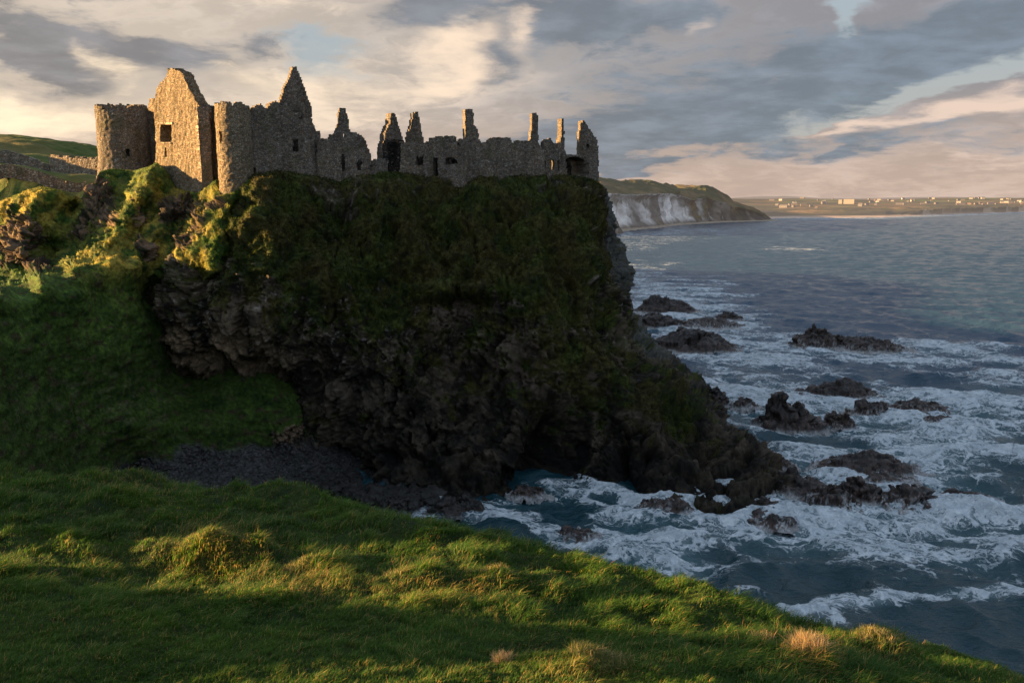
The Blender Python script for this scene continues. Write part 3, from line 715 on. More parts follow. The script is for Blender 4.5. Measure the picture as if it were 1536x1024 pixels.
field_wall([wp(-90,232,122,1.6), wp(0,241,126,1.6), wp(78,264,126.5,1.7)], 1.6, .9, 'long grey field wall with a thin lit coping, behind the sunlit wall', 2)
field_wall([wp(80,264,126.3,3.0), wp(110,267,125,3.1), wp(156,268,123.5,3.0)], 3, 1.0, 'tall thick stretch of grey stone wall joining the far round tower', 3)

# ================================================================== SEA ROCKS
ROCKS = [
 # x0,x1,ytop,ybase, wash, skew, label, group-ish name
 (960,1056,445,472,.15,-.3,'dark humped sea rock farthest out, beside the cliff edge','sea_rock'),
 (948,1040,469,494,.1,-.4,'long dark rock running out from the foot of the cliff, below the farthest hump','sea_rock'),
 (1018,1126,479,495,.9,.1,'thin wave-washed ledge at the right of the long dark rock','sea_rock'),
 (1076,1120,469,482,.2,-.1,'tiny pointed rock right of the farthest hump','sea_rock'),
 (984,1128,493,532,.15,-.45,'broad black wedge-shaped rock with a clean outline near the cliff','sea_rock'),
 (1196,1286,492,525,.45,-.1,'jagged brown rock standing alone in open water, highest at its left','sea_rock'),
 (1272,1372,509,530,.5,-.2,'low tapering rock touching the right side of the lone jagged rock','sea_rock'),
 (1210,1326,576,602,.3,.35,'flat brown rock in the surf above the black crag','sea_rock'),
 (1146,1252,596,650,.25,-.5,'tall black crag in the middle of the surf','sea_rock'),
 (1240,1292,622,646,.5,-.2,'small rock at the right foot of the tall black crag','sea_rock'),
 (1283,1346,604,627,1.,0,'low ledge streaming with white water, left of a washed pair','sea_rock'),
 (1340,1442,605,626,1.,.1,'long low ledge streaming with white water, right of a washed pair','sea_rock'),
 (1384,1448,626,638,1.,0,'thin awash ledge just below the long streaming one','sea_rock'),
 (1148,1200,686,704,.4,0,'small rounded rock just right of the headland toe','sea_rock'),
 (1220,1262,696,708,.6,0,'scrap of rock left of the broad pointed reef','sea_rock'),
 (1258,1396,686,720,.35,-.2,'broad pointed dark reef behind the foremost line of rocks','sea_rock'),
 (1290,1385,716,728,.8,0,'thin ledge in front of the broad pointed reef','sea_rock'),
 (1150,1262,712,748,.35,-.3,'dark reef rock joined to the toe of the headland','sea_rock'),
 (1212,1300,733,768,1.,0,'domed rock veined with falling white water, first of the foremost row','sea_rock'),
 (1262,1342,722,757,.5,-.1,'smooth brown hump, second of the foremost row','sea_rock'),
 (1338,1432,733,770,.9,-.2,'brown hump with white runnels, third of the foremost row','sea_rock'),
 (1418,1502,740,758,.5,-.1,'low tapering rock ending the foremost row at the right','sea_rock'),
 (1112,1220,766,796,.9,-.1,'wet brown rock below the headland toe with white runnels','sea_rock'),
 (1124,1182,749,770,.3,-.1,'dark rounded rock between headland toe and wet brown rock','sea_rock'),
 (952,1050,746,778,1.,.1,'low broken ledge awash at the foot of the cliff','sea_rock'),
 (830,900,790,815,.9,0,'dark half-drowned rock in the foamy inlet','sea_rock'),
 (764,824,726,750,.5,0,'reddish wet rock at the mouth of the cave','sea_rock'),
 (1052,1098,583,610,.2,-.1,'black knob of rock at the end of the rear spur','sea_rock'),
 (1098,1146,599,615,.7,0,'low bits of rock between the rear spur and the black crag','sea_rock'),
 (560,626,745,772,.1,0,'black boulder at the edge of the pebble beach by the water','boulder'),
 (640,730,742,778,.2,.1,'wide dark boulder at the waterline under the cliff','boulder'),
]
ROCKPX = []
def rock(x0, x1, yt, yb, wash, skew, label, name, k):
    c = Pz((x0+x1)/2, yb-2); sc = F/np.linalg.norm(c-np.array([0, 0, H]))
    w = (x1-x0)/sc; dep = math.asin(30/np.linalg.norm(c-np.array([0, 0, H])))
    D = min(w*.62, (yb-yt)/sc/math.sin(dep)*.75); D = max(D, w*.3)
    h = max(((yb-yt)/sc-math.sin(dep)*D*.5)*.88, .5+.028*w); h = h if h < 2 else 2+(h-2)*.75
    n_ = 90 if w < 9 else 130
    u, v = np.meshgrid(np.linspace(-1.25, 1.25, n_), np.linspace(-1.25, 1.25, int(n_*.7)))
    X = c[0]+u*w/2; Y = c[1]+D/2+v*D/2
    q = np.stack([X, Y, X*0+k*7.7], -1)
    wr = fbm(q*1.6/max(w*.25, 1), 4)
    r = np.sqrt(u**2+v**2)*(1+.35*wr)
    uu = u-skew*-1.0*.6
    body = np.clip(1-(np.abs(u)**2.2+np.abs(v)**2), 0, 1)
    lean = np.clip(1+skew*1.6*u, .15, 2)
    prof = ss(1.12, .35, r)*lean*(.55+.45*body)
    S = 1.0/max(w*.16, .8)
    q3 = q*np.array([1.0, 1.6, 1.])
    Z = prof*h*(.92+.5*fbm(q3*S*.7, 3))+ss(1.2, .5, r)*(fbm(q3*.7, 3)*min(.5, .25*h+.08))-.12
    Z = np.where(r > 1.05, Z-(r-1.05)*2.5, Z)
    V = np.stack([X, Y, Z], -1)
    nn = gnormal(V); nn = nn*np.sign(nn[..., 2:3]+1e-6)
    for _ in range(2): nn = np.stack([blur(nn[..., t], 2) for t in range(3)], -1)
    W3 = V*np.array([1, 1.2, 1.7])+k*3.1
    bA, eA = blocks(W3*S*.9); bB, eB = blocks(W3*1.25); bC, eC = blocks(W3*2.9)
    amp = min(1., .35+h*.3)*ss(1.25, .8, r)
    V = V+nn*((bA*min(1.0, .4*h)+bB*.27+bC*.11-(eB < .07)*.12+fbm(q*4, 2)*.06)*amp)[..., None]
    n2 = fbm(V*1.3+k, 4)[..., None]
    col = mix(np.array([.010, .0090, .0088]), np.array([.034, .027, .024]), ss(-.35, .5, n2))
    brown = ss(.9*h+.3, .0, V[..., 2:3])*.6+ (.35 if wash > .4 else .1)
    col = mix(col, np.array([.075, .042, .030]), np.clip(brown*ss(-.4, .4, n2+.1), 0, .55))
    # white water draining off the washed rocks
    ang = np.arctan2(v, u); st_ = ridged(np.stack([u*w*1.1+fbm(q*1.5, 2)*1.2, v*1.4, q[..., 2]], -1), 2)
    lowz = ss(h*(.35+.75*wash), 0.02, V[..., 2])*ss(.0, .35, np.abs(fbm(q*.9+9, 2))+wash*.25)
    white = ss(.66, .86, st_)*lowz*ss(.15, .6, wash)
    white = np.maximum(white, ss(.28, .02, V[..., 2]+.25*n2[..., 0]*1)*.6)
    col = mix(col, np.array([.55, .58, .60]), white[..., None]*.8)
    if name == 'boulder': col = col*.45
    o = mk(name, V, gridf(*X.shape, mask=(Z[:-1, :-1] > -1.6)), M['reef'], col=np.clip(col, .003, .8))
    tag(o, label, 'rock' if name == 'sea_rock' else 'boulder')
    ROCKPX.append((c[0], c[1]+D/2, w/2, D/2, wash))
for k, r in enumerate(ROCKS): rock(*r, k)

# ================================================================== SEA
nY, nX = 1150, 760
Ys = 38*np.exp(np.linspace(0, math.log(2600/38), nY)); tX = np.linspace(-.62, 1.05, nX)
Xs = tX[None, :]*Ys[:, None]; Yg = np.repeat(Ys[:, None], nX, 1)
dY = np.gradient(Ys)[:, None]; dX = (tX[1]-tX[0])*Ys[:, None]
Z = np.zeros_like(Xs); DXo = Z.copy(); DYo = Z.copy()
r2 = np.random.default_rng(5)
for i in range(64):
    lam = 1.3*(26/1.3)**(r2.random()**1.2); k = 2*math.pi/lam
    th = math.radians(-112+r2.normal(0, 34)); kx, ky = k*math.cos(th), k*math.sin(th)
    amp = .0085*lam**.9
    sp = np.maximum(abs(math.sin(th))*dY, abs(math.cos(th))*dX)
    fade = ss(.45, .2, sp/lam)
    ph = kx*Xs+ky*Yg+r2.random()*6.28+.8*pn(np.stack([Xs*.03, Yg*.03, Xs*0+i], -1))
    Z += amp*np.sin(ph)*fade; DXo += amp*.8*kx/k*np.cos(ph)*fade; DYo += amp*.8*ky/k*np.cos(ph)*fade
q = np.stack([Xs, Yg, Xs*0], -1)
calm = (1.55-.5*ss(60, 110, Yg))*(1-.45*ss(160, 320, Yg))
Z = Z*calm+fbm(q*.16+3, 3)*.25*calm
WZ = Z.copy()
FV = np.stack([Xs+DXo*calm, Yg+DYo*calm, Z], -1)
px, py = proj(np.stack([Xs, Yg, Xs*0], -1))
wv = fbm(q*.045, 4)
wpx, wpy = px+60*wv, py+26*fbm(q*.05+40, 4)
D = np.zeros_like(px)
for (a, b, c_, d_, rot, am) in [
  (1330,740,190,70,0,.85),(1440,660,130,70,-20,.95),(1480,560,90,50,20,.55),(1330,610,150,40,5,.8),(1170,560,120,60,30,.55),(1060,480,80,50,20,.55),(1010,455,80,30,0,.7),
  (1230,525,190,22,3,.62),(1450,535,130,16,4,.6),(1290,660,180,40,0,.55),(1200,700,90,60,30,.75),(1120,610,90,35,20,.6),(1060,550,60,30,30,.55),(1140,760,140,40,8,.85),
  (900,735,60,14,20,1.1),(840,742,70,18,10,.7),(1010,838,90,32,22,1.35),(930,800,80,20,30,1.1),(770,765,60,14,10,.8),(880,812,70,14,-10,.9),(700,778,60,12,0,.9),(600,768,50,9,0,.9),
  (780,790,60,14,15,.55),(930,850,90,12,0,.7),(1090,790,110,22,5,.6),(1260,820,230,30,5,.75),(1350,905,170,12,-6,1.15),(1200,925,130,16,-14,1.1),(1500,890,80,14,-10,.9),(1280,945,40,26,0,.5),(1290,970,160,10,14,.5),
  (1480,780,120,60,0,.75),(1430,840,160,25,8,.6),(1100,880,80,12,10,.4),(1400,985,160,14,12,.45),(1180,845,120,8,4,.5),(1330,870,160,7,-4,.5),
  (960,372,50,8,0,.6),(1010,360,110,8,-4,.75),(1100,345,120,6,-3,.55),(1190,374,60,3.5,0,1.0),(1150,366,70,5,4,.5),(980,400,60,10,0,.45),(955,430,40,30,0,.6),(1300,352,150,3,0,.35),(1230,338,110,4,-2,.4),
  (1430,322.5,160,1.5,-2.0,2.0),(1270,328.0,90,1.2,-.5,1.8),(1300,330,120,2,0,.5),(1450,376,90,3,0,.25),(1000,349,70,5,-5,.8),(940,352,40,6,0,.8)]:
    D = np.maximum(D, am*g2(wpx if c_ > 45 and py.max() > 0 else px, wpy if d_ > 9 else py, a, b, c_, d_, rot)) if False else 1-(1-D)*(1-np.clip(am*g2(wpx if d_ > 9 else px, wpy if d_ > 9 else py, a, b, c_, d_, rot), 0, 1.3)*.92)
far_ = 1-.5*ss(250, 500, Yg); D = D*far_
hole = (g2(px, py, 835, 772, 36, 15, 8)*1.0+g2(px, py, 1080, 700, 60, 16, 20)*.3+g2(px, py, 1230, 665, 70, 12)*.5+g2(px, py, 1170, 660, 60, 14)*.6+g2(px, py, 1360, 560, 120, 12)*.5
        + g2(px, py, 1180, 870, 160, 22)*.7+g2(px, py, 1400, 960, 160, 30)*.6+g2(px, py, 960, 770, 60, 14)*.5)
D = D*(1-np.clip(hole, 0, .95))
for (cx_, cy_, a, b, wsh) in ROCKPX:
    m = (np.abs(Xs-cx_) < a*2+5) & (np.abs(Yg-cy_) < b*2+8)
    rr = np.sqrt(((Xs[m]-cx_)/(a+.5))**2+((Yg[m]-cy_)/(b+1))**2)
    ring = np.exp(-((rr-1.05)/.38)**2)*(.45+.5*wsh)
    D[m] = 1-(1-np.clip(D[m], 0, 1.2))*(1-np.clip(ring*.75, 0, .95))
D = np.clip(D*.76+.10*wv*(D > .05), 0, 1.1)
# froth lies a little thicker and rougher than the water
FV[..., 2] += D*(np.abs(fbm(q*.9+8, 3))*.35*ss(1500, 200, Yg))
# a breaking crest, and surf heaped up at the right
FV[..., 2] += .9*g2(px, py, 1440, 650, 90, 60, -25)*(.5+fbm(q*.25+70, 4))+.5*g2(px, py, 1228, 372, 10, 3)
def wmask():
    xm = Xs[:-1, :-1]; ym = Yg[:-1, :-1]
    return ~((xm < -30) & (ym < 250)) 
m, nt, b, out = newmat('sea_water'); M['sea'] = m
pos = nt.geo('Position'); dens = nt.attr('Foam')
wn = nt.noise(pos, .22, 4, .6, out=1)
wp_ = nt.vm('ADD', pos, nt.vm('SCALE', nt.vm('SUBTRACT', wn, (.5, .5, .5)), 7.0))
wq = nt.noise(pos, 1.3, 3, .6, out=1)
wp_ = nt.vm('ADD', wp_, nt.vm('SCALE', nt.vm('SUBTRACT', wq, (.5, .5, .5)), 1.1))
wp_ = nt.mapping(wp_, (.6, 1.25, .5), (0, 0, .12))
crest = nt.attr('Crest')
def edge_(sc):
    v = nt.node('ShaderNodeTexVoronoi', feature='DISTANCE_TO_EDGE'); nt.put(v.inputs['Vector'], wp_); v.inputs['Scale'].default_value = sc
    return E(nt, v.outputs[0])
la = nt.noise(wp_, .22, 4, .6); lb = nt.noise(wp_, .8, 4, .6); lc = nt.noise(wp_, 3.2, 4, .65)
de = dens+(la-.5)*1.5*nt.sstep(.02, .4, dens)+(lb-.5)*.6*nt.sstep(.02, .3, dens)+crest*.22*nt.sstep(.05, .3, dens)
w1 = nt.m('MAXIMUM', de*.30-.02, .001); w2 = nt.m('MAXIMUM', de*.34-.06, .001)
f1_ = nt.sstep(w1, w1*.35, edge_(.55)); f2_ = nt.sstep(w2, w2*.3, edge_(1.5))
f3_ = nt.sstep(.86, 1.35, de+(lc-.5)*.9+(lb-.5)*.5)
f = nt.m('MAXIMUM', nt.m('MAXIMUM', f1_*nt.sstep(.15, .5, de), f2_*nt.sstep(.25, .6, de)*.9), f3_)
f = f*nt.sstep(.04, .2, dens)*nt.sstep(.25, .55, lc+de*.3)
caps = nt.noise(nt.mapping(pos, (.05, .16, .1)), 1., 4, .6)
f = nt.m('MAXIMUM', f, nt.sstep(.66, .78, caps)*nt.sstep(.5, .68, lc)*.3)
veil = nt.sstep(.2, 1.15, de)*.5
_, wyy, _ = nt.sep(pos)
water = nt.cmix(nt.sstep(.25, .95, dens), nt.cmix(nt.sstep(80., 170., wyy), (.010, .044, .058), (.019, .054, .100)), (.040, .108, .128))
# thin foam between the laces keeps the sea from turning plain
cfo = nt.cmix(nt.sstep(.35, .7, lc*.5+lb*.5), (.36, .43, .48), (.66, .72, .76))
ff = nt.m('MAXIMUM', f, veil)
nt.put(b.inputs['Base Color'], nt.cmix(ff, water, cfo))
nt.put(b.inputs['Roughness'], ff*.6+.16); b.inputs['IOR'].default_value = 1.33
b.inputs['Specular IOR Level'].default_value = .5
r1 = nt.noise(nt.mapping(pos, (.55, 1.1, .6), (0, 0, -.25)), 1., 5, .62); r2_ = nt.noise(nt.mapping(pos, (.09, .2, .1), (0, 0, -.2)), 1., 5, .6); r3 = nt.noise(nt.mapping(pos, (1.8, 3.0, 2)), 1., 4, .6)
bump(nt, b, r1*.50+r2_*.35+r3*.12+f*.10, .8, 1.0)
o = mk('sea', FV, gridf(nY, nX, mask=wmask()), M['sea'], attrs={'Foam': D, 'Crest': np.clip(WZ/(WZ.std()*1.2), -1.5, 2)}); tag(o, kind='structure')
m, nt, b, out = newmat('deep_water'); b.inputs['Base Color'].default_value = (.01, .03, .035, 1); b.inputs['Roughness'].default_value = .3
bump(nt, b, nt.noise(nt.geo('Position'), .3, 4), .6, .5)
o = mk('open_water', [(-9000, -3000, -3.2), (9000, -3000, -3.2), (9000, 9000, -3.2), (-9000, 9000, -3.2)], [(0, 1, 2, 3)], m); tag(o, kind='structure')

# ================================================================== CHALK HEADLAND across the bay
hc = [ # px, base, clifftop, hilltop
 (640,352,291,262),(800,350,291,262),(900,349,291,264),(930,347,291,267),(960,344,291,271),(985,342,290,275),(1005,339,291,276.5),(1022,337,294,280),(1040,336,299,277.5),(1060,335,296,279),(1075,334,300,283),(1088,333.5,305,292),(1100,333,311,302),(1115,332.5,312,307),(1130,332,317,312),(1145,331.5,323,320),(1158,331,329.5,328.5),(1166,330.5,330.2,330)]
hc = np.array(hc, float); U = np.linspace(640, 1166, 760)
jb = np.interp(U, hc[:, 0], hc[:, 1]); jc = np.interp(U, hc[:, 0], hc[:, 2]); jh = np.interp(U, hc[:, 0], hc[:, 3])
nU = len(U); z1 = np.zeros((nU, 1))
jh += 1.0*pn(np.stack([U*.06, U*0, U*0], -1))+.5*pn(np.stack([U*.2, U*0, U*0+4], -1))
jc += 1.4*pn(np.stack([U*.09, U*0, U*0+9], -1))
base = np.array([Pz(u, v_, 0) for u, v_ in zip(U, jb)])
ctop = np.array([P(u, v_, bb[1]+22) for u, v_, bb in zip(U, jc, base)])
httop = np.array([P(u, v_, bb[1]+190*np.clip((1166-u)/200, .15, 1)) for u, v_, bb in zip(U, jh, base)])
rows = []
beachf = base+np.array([0, -22, -2.5])
for a, b_, n_ in ((beachf, base+np.array([0, 0, 1.5]), 8), (base+np.array([0, 0, 1.5]), ctop, 60), (ctop, httop, 60), (httop, httop+np.array([0, 500, -8]), 14)):
    for t in np.linspace(0, 1, n_, endpoint=False):
        tt = t if n_ != 60 or a is base else t
        rows.append(mix(a, b_, t))
HVf = np.array(rows)
t3 = np.zeros(HVf.shape[:2]); ridx = np.arange(len(rows))[:, None]
face = ((ridx >= 8) & (ridx < 70)).astype(float)*np.ones_like(t3); topm = ((ridx >= 70)).astype(float)*np.ones_like(t3)
q = HVf
but = ridged(q*np.array([.022, .012, .004]), 4); fl = fbm(q*np.array([.06, .05, .028]), 4)
nrm_ = gnormal(HVf); nrm_ *= np.sign(-nrm_[..., 1:2]+nrm_[..., 2:3]*1.0)
w_ = np.clip((HVf[..., 2:3])/12, 0, 1)
dsp = (face*(-but*13+fl*6+fbm(q*.12, 3)*2.5)+topm*(fbm(q*.012, 4)*5+fbm(q*.05, 3)*2.5))*w_[..., 0]
sm = np.clip((1166-U)/120, 0, 1)[None, :]*ss(0, 6, np.abs(ridx-68)+0*t3)*.8
dirn = np.array([.15, -1, .1]); HVf = HVf+nrm_*(dsp*(sm+.15))[..., None]
hpx = U[None, :]+0*t3
chalk = face*ss(1075, 1035, hpx+18*fl*3+6*but)*ss(.0, 1, w_[..., 0])
n5 = fbm(q*np.array([.05, .05, .045])+4, 5); n6 = fbm(q*.02+8, 4)
ccol_ = mix(np.array([.52, .51, .48]), np.array([.86, .84, .80]), ss(-.4, .4, n5)[..., None])
ccol_ = mix(ccol_, np.array([.13, .12, .095]), (ss(.1, .5, n6+fl)*.85)[..., None])
ccol_ = mix(ccol_, np.array([.12, .12, .11]), g2(hpx, HVf[..., 2], 965, 8, 12, 14)[..., None]*.9)
dk = mix(np.array([.045, .045, .04]), np.array([.17, .15, .12]), ss(-.2, .6, n5+fl)[..., None])
gr = mix(np.array([.055, .065, .025]), np.array([.15, .11, .05]), ss(-.2, .5, n6+.5*n5)[..., None])
colh = mix(dk, gr, (ss(-.1, .3, n6+(HVf[..., 2]-20)/60))[..., None]*.8)
colh = mix(colh, gr, topm[..., None])
colh = mix(colh, ccol_, np.clip(chalk, 0, 1)[..., None])
beachc = np.array([.33, .28, .22]); colh = mix(colh, beachc, ((ridx < 10)*np.ones_like(t3))[..., None])
o = mk('chalk_headland', HVf, gridf(*t3.shape), M['far'], col=np.clip(colh, .01, .9)); tag(o, kind='structure')
# nearer grey point, just beyond the castle rock
U = np.linspace(820, 934, 120); r_ = []
jt = np.interp(U, [820, 880, 903, 912, 922, 930, 934], [296, 300, 306, 312, 330, 345, 352]); jb_ = np.interp(U, [820, 900, 934], [356, 354, 352.5])
bs_ = np.array([Pz(u, v_, -1) for u, v_ in zip(U, jb_)]); tp_ = np.array([P(u, v_, bb[1]+12) for u, v_, bb in zip(U, jt, bs_)])
for t in np.linspace(0, 1, 50): r_.append(mix(bs_, tp_, t))
for t in np.linspace(0, 1, 10)[1:]: r_.append(mix(tp_, tp_+np.array([-20, 160, -8]), t))
R_ = np.array(r_); R_ = R_+np.array([.3, -1, 0])*(ridged(R_*np.array([.05, .03, .012]), 4)*5+fbm(R_*.15, 3)*2)[..., None]
n7 = fbm(R_*.08, 4)[..., None]; rc_ = mix(np.array([.07, .07, .065]), np.array([.22, .20, .18]), ss(-.3, .5, n7)); rc_ = mix(rc_, np.array([.07, .075, .03]), ss(.0, .4, n7)*((np.arange(len(r_)) > 40)[:, None, None]))
o = mk('rocky_point', R_, gridf(*R_.shape[:2]), M['far'], col=np.clip(rc_, .01, .9)); tag(o, kind='structure')

# ================================================================== DISTANT COAST, beach, dunes, town
def shoreY(u): 
    pyv = np.interp(u, [900, 1080, 1150, 1200, 1260, 1330, 1440, 1536, 1700, 2600], [331, 329.5, 328, 327, 327, 326, 321.5, 318.5, 315.5, 313])
    return np.array([Pz(768, p_, 0)[1] for p_ in np.atleast_1d(pyv)])
U = np.linspace(1040, 2300, 1500); qs = np.concatenate([np.linspace(-40, 0, 4, endpoint=False), np.linspace(0, 90, 20, endpoint=False), np.linspace(90, 420, 70, endpoint=False), np.linspace(420, 2600, 90)])
SY = shoreY(U)
def coast_h(u, q_):
    hb = np.interp(u, [1040, 1100, 1150, 1200, 1380, 1420, 1540, 2300], [9, 7, 6, 7, 8, 10, 11, 11])
    cl = np.interp(u, [1340, 1385, 1700], [0, 1, 1])
    bw = np.interp(u, [1040, 1160, 1250, 1340, 1400, 1536], [50, 60, 75, 75, 45, 40])
    h = np.where(q_ < 0, q_*.06, 2.2*np.clip(q_/bw, 0, 1))
    h = h+ss(0, 1, (q_-bw)/mix(90, 14, cl))*mix(hb-2.2, hb+1, cl)
    h = h+np.clip((q_-400)/1800, 0, 1)*(18)
    h = h+7*ss(1450, 1200, np.abs(u-1450)+900)*0
    return h
UU, QQ = np.meshgrid(U, qs); SYY = np.repeat(SY[None], len(qs), 0)
sw = np.clip(QQ, 0, 500)
Yc = SYY+QQ; Xc = (UU-768)/F*1.0*Yc*.985
hh = coast_h(UU, QQ)
qv = np.stack([Xc, Yc, Xc*0], -1)
saw = ss(-.25, .45, pn(np.stack([UU*.055, UU*0, UU*0+5], -1))+.4*pn(np.stack([UU*.16, UU*0, UU*0+8], -1)))
bwU = np.interp(UU, [1040, 1160, 1250, 1340, 1400, 1536], [50, 60, 75, 75, 45, 40])
cliffz = ss(1340, 1390, UU)*((QQ > bwU-4) & (QQ < bwU+22))
dune = ss(20, 160, QQ-bwU+30)
Zc = hh+dune*(fbm(qv*.009, 4)*6*ss(900, 300, QQ)+fbm(qv*.0028+4, 3)*7)+ss(900, 2400, QQ)*(6*pn(qv*.0012+3)+5)
Zc = np.where(QQ >= 2590, -10, Zc)
Yc2 = Yc+cliffz*(saw*26-13)
n8 = fbm(qv*np.array([.006, .003, 1])+5, 4); n9 = fbm(qv*np.array([.02, .01, 1])+15, 3)
cg = mix(np.array([.045, .055, .025]), np.array([.17, .12, .06]), ss(-.3, .4, n8+.4*n9)[..., None])
cg = mix(cg, np.array([.09, .13, .045]), (ss(.1, .3, pn(qv*np.array([.002, .004, 1])+40))*ss(300, 700, QQ))[..., None])
cg = mix(cg, np.array([.05, .05, .04]), (ss(.0, .4, n9-n8)*.6)[..., None])
sand = np.array([.46, .36, .29]); wetc = np.array([.60, .50, .45])
bm = ss(8, -6, QQ-bwU)[..., None]
colc = mix(cg, mix(sand, wetc, ss(30, 5, QQ)[..., None]), bm)
foamline = (QQ < 5)[..., None]
colc = np.where(foamline, np.array([.8, .76, .72]), colc)
cm = cliffz*ss(.35, .7, saw+.3*n9); colc = mix(colc, np.array([.42, .34, .24]), np.clip(cm, 0, 1)[..., None])
shelf = ((QQ > bwU+5) & (QQ < 200))*ss(1340, 1250, UU)*ss(-.1, .3, n9)
colc = mix(colc, np.array([.04, .045, .04]), np.clip(shelf, 0, 1)[..., None]*.7)
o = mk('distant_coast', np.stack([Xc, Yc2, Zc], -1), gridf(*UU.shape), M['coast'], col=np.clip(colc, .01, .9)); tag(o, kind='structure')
# hills on the horizon
def hills(name, Yd, pl, seed):
    U = np.linspace(1000, 2300, 500); t = np.interp(U, [p_[0] for p_ in pl], [p_[1] for p_ in pl])
    t = t+.5*pn(np.stack([U*.03, U*0, U*0+seed], -1))+.25*pn(np.stack([U*.12, U*0, U*0+seed], -1))
    top = np.array([P(u, v_, Yd) for u, v_ in zip(U, t)]); R = []
    for s_ in np.linspace(0, 1, 16): R.append(np.stack([top[:, 0], top[:, 1]-1500*(1-s_), 5+(top[:, 2]-5)*math.sin(s_*1.57)], -1))
    for s_ in (.3, 1): R.append(np.stack([top[:, 0], top[:, 1]+1500*s_, top[:, 2]*(1-s_)], -1))
    R = np.array(R); cc = np.zeros(R.shape)+np.array([.07, .08, .06]); cc *= (1+.5*fbm(R*np.array([.002, .001, .01]), 3))[..., None]
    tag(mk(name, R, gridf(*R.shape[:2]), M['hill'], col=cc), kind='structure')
hills('distant_hill', 7500, [(1000,301),(1090,297.5),(1130,295),(1170,294.5),(1210,297),(1280,298),(1340,296.5),(1400,295.5),(1440,296),(1500,298.5),(1600,297),(2300,296)], 1)

# town houses, each a small gabled block on the plain
def house_mesh(name, w, d, h, rh, wallc, roofc):
    bx = [(-w/2,-d/2,-3),(w/2,-d/2,-3),(w/2,d/2,-3),(-w/2,d/2,-3),(-w/2,-d/2,h),(w/2,-d/2,h),(w/2,d/2,h),(-w/2,d/2,h)]
    me = bpy.data.meshes.new(name); e = .4
    V_ = bx+[(-w/2-e,-d/2-e,h),(w/2+e,-d/2-e,h),(w/2+e,d/2+e,h),(-w/2-e,d/2+e,h),(-w/2-e,0,h+rh),(w/2+e,0,h+rh)]
    cw = w*.25
    V_ += [(cw-.6,-.6,h+rh*.5),(cw+.6,-.6,h+rh*.5),(cw+.6,.6,h+rh*.5),(cw-.6,.6,h+rh*.5),(cw-.6,-.6,h+rh+1.2),(cw+.6,-.6,h+rh+1.2),(cw+.6,.6,h+rh+1.2),(cw-.6,.6,h+rh+1.2)]
    Fc = [(0,1,5,4),(1,2,6,5),(2,3,7,6),(3,0,4,7),(8,9,13,12),(10,11,12,13),(9,10,13),(11,8,12),(14,15,19,18),(15,16,20,19),(16,17,21,20),(17,14,18,21),(18,19,20,21)]
    mi = [0,0,0,0,1,1,0,0,0,0,0,0,1]
    nv = len(V_)
    for i in range(3):   # dark windows, a touch proud of the wall
        x = -w*.33+i*w*.33; V_ += [(x-.7,-d/2-.05,1.0),(x+.7,-d/2-.05,1.0),(x+.7,-d/2-.05,2.4),(x-.7,-d/2-.05,2.4)]; Fc.append((nv,nv+1,nv+2,nv+3)); mi.append(2); nv += 4
    me.from_pydata(V_, [], Fc)
    for q_ in (wallc, roofc, M['win']): me.materials.append(q_)
    me.polygons.foreach_set('material_index', mi); me.update(); return me
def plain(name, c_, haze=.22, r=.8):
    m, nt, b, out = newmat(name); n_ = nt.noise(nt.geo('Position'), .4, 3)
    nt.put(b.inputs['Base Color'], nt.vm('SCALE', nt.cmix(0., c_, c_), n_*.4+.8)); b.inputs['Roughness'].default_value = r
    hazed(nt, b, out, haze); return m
M['win'] = plain('house_window', (.05, .06, .07)); wh = plain('white_render', (.16, .15, .145), .36); cr_ = plain('cream_render', (.2, .17, .13)); gy = plain('grey_render', (.4, .38, .36))
sl = plain('slate_roof', (.13, .13, .14)); tl = plain('brown_roof', (.24, .16, .12))
hm = [house_mesh('house', 13, 8, 5.5, 3, wh, sl), house_mesh('house', 9, 8, 4, 3, wh, tl), house_mesh('house', 20, 9, 4.5, 3.5, cr_, sl), house_mesh('house', 16, 10, 7, 4, gy, sl), house_mesh('house', 26, 9, 6, 3, wh, sl)]
from_r = random.Random(3)
def coastz(u, q_):
    j = np.argmin(np.abs(U_c-u)); i = np.argmin(np.abs(qs-q_)); return Xc[i, j], Yc[i, j], Zc[i, j]
U_c = np.linspace(1040, 2300, 1500)
clusters = [(1175,10,5),(1215,22,16),(1240,10,8),(1300,14,12),(1330,16,12),(1365,16,14),(1400,14,10),(1440,14,10),(1465,12,12),(1500,16,14),(1528,12,12),(1560,20,6)]
nh = 0
for (cu, spread, cnt) in clusters:
    for _ in range(int(cnt*.7)):
        u = cu+from_r.gauss(0, spread); q_ = from_r.choice([from_r.uniform(600, 1100), from_r.uniform(1000, 2200), from_r.uniform(1500, 2450)])
        if 1255 < u < 1285: continue
        x, y, z = coastz(u, q_)
        o = bpy.data.objects.new('house', from_r.choice(hm if q_ > 900 else hm[:2]+[hm[4]])); C.objects.link(o); nh += 1
        o.location = (x, y, z); o.rotation_euler.z = from_r.uniform(-.9, .6); s_ = from_r.uniform(.55, .95); o.scale = (s_, s_, s_)
        tag(o, 'tiny white or pale house of the distant seaside town', 'house', 'houses of the distant town')
x, y, z = coastz(1270, 1250)
bl = empty('apartment_block', (x, y, z)); tag(bl, 'large bright white block standing out above the distant shoreline', 'building')
def box(name, x0, x1, y0, y1, z0, z1, m, parent):
    V_ = [(x0,y0,z0),(x1,y0,z0),(x1,y1,z0),(x0,y1,z0),(x0,y0,z1),(x1,y0,z1),(x1,y1,z1),(x0,y1,z1)]
    return mk(name, V_, [(0,1,5,4),(1,2,6,5),(2,3,7,6),(3,0,4,7),(4,5,6,7)], m, parent=parent, smooth=False)
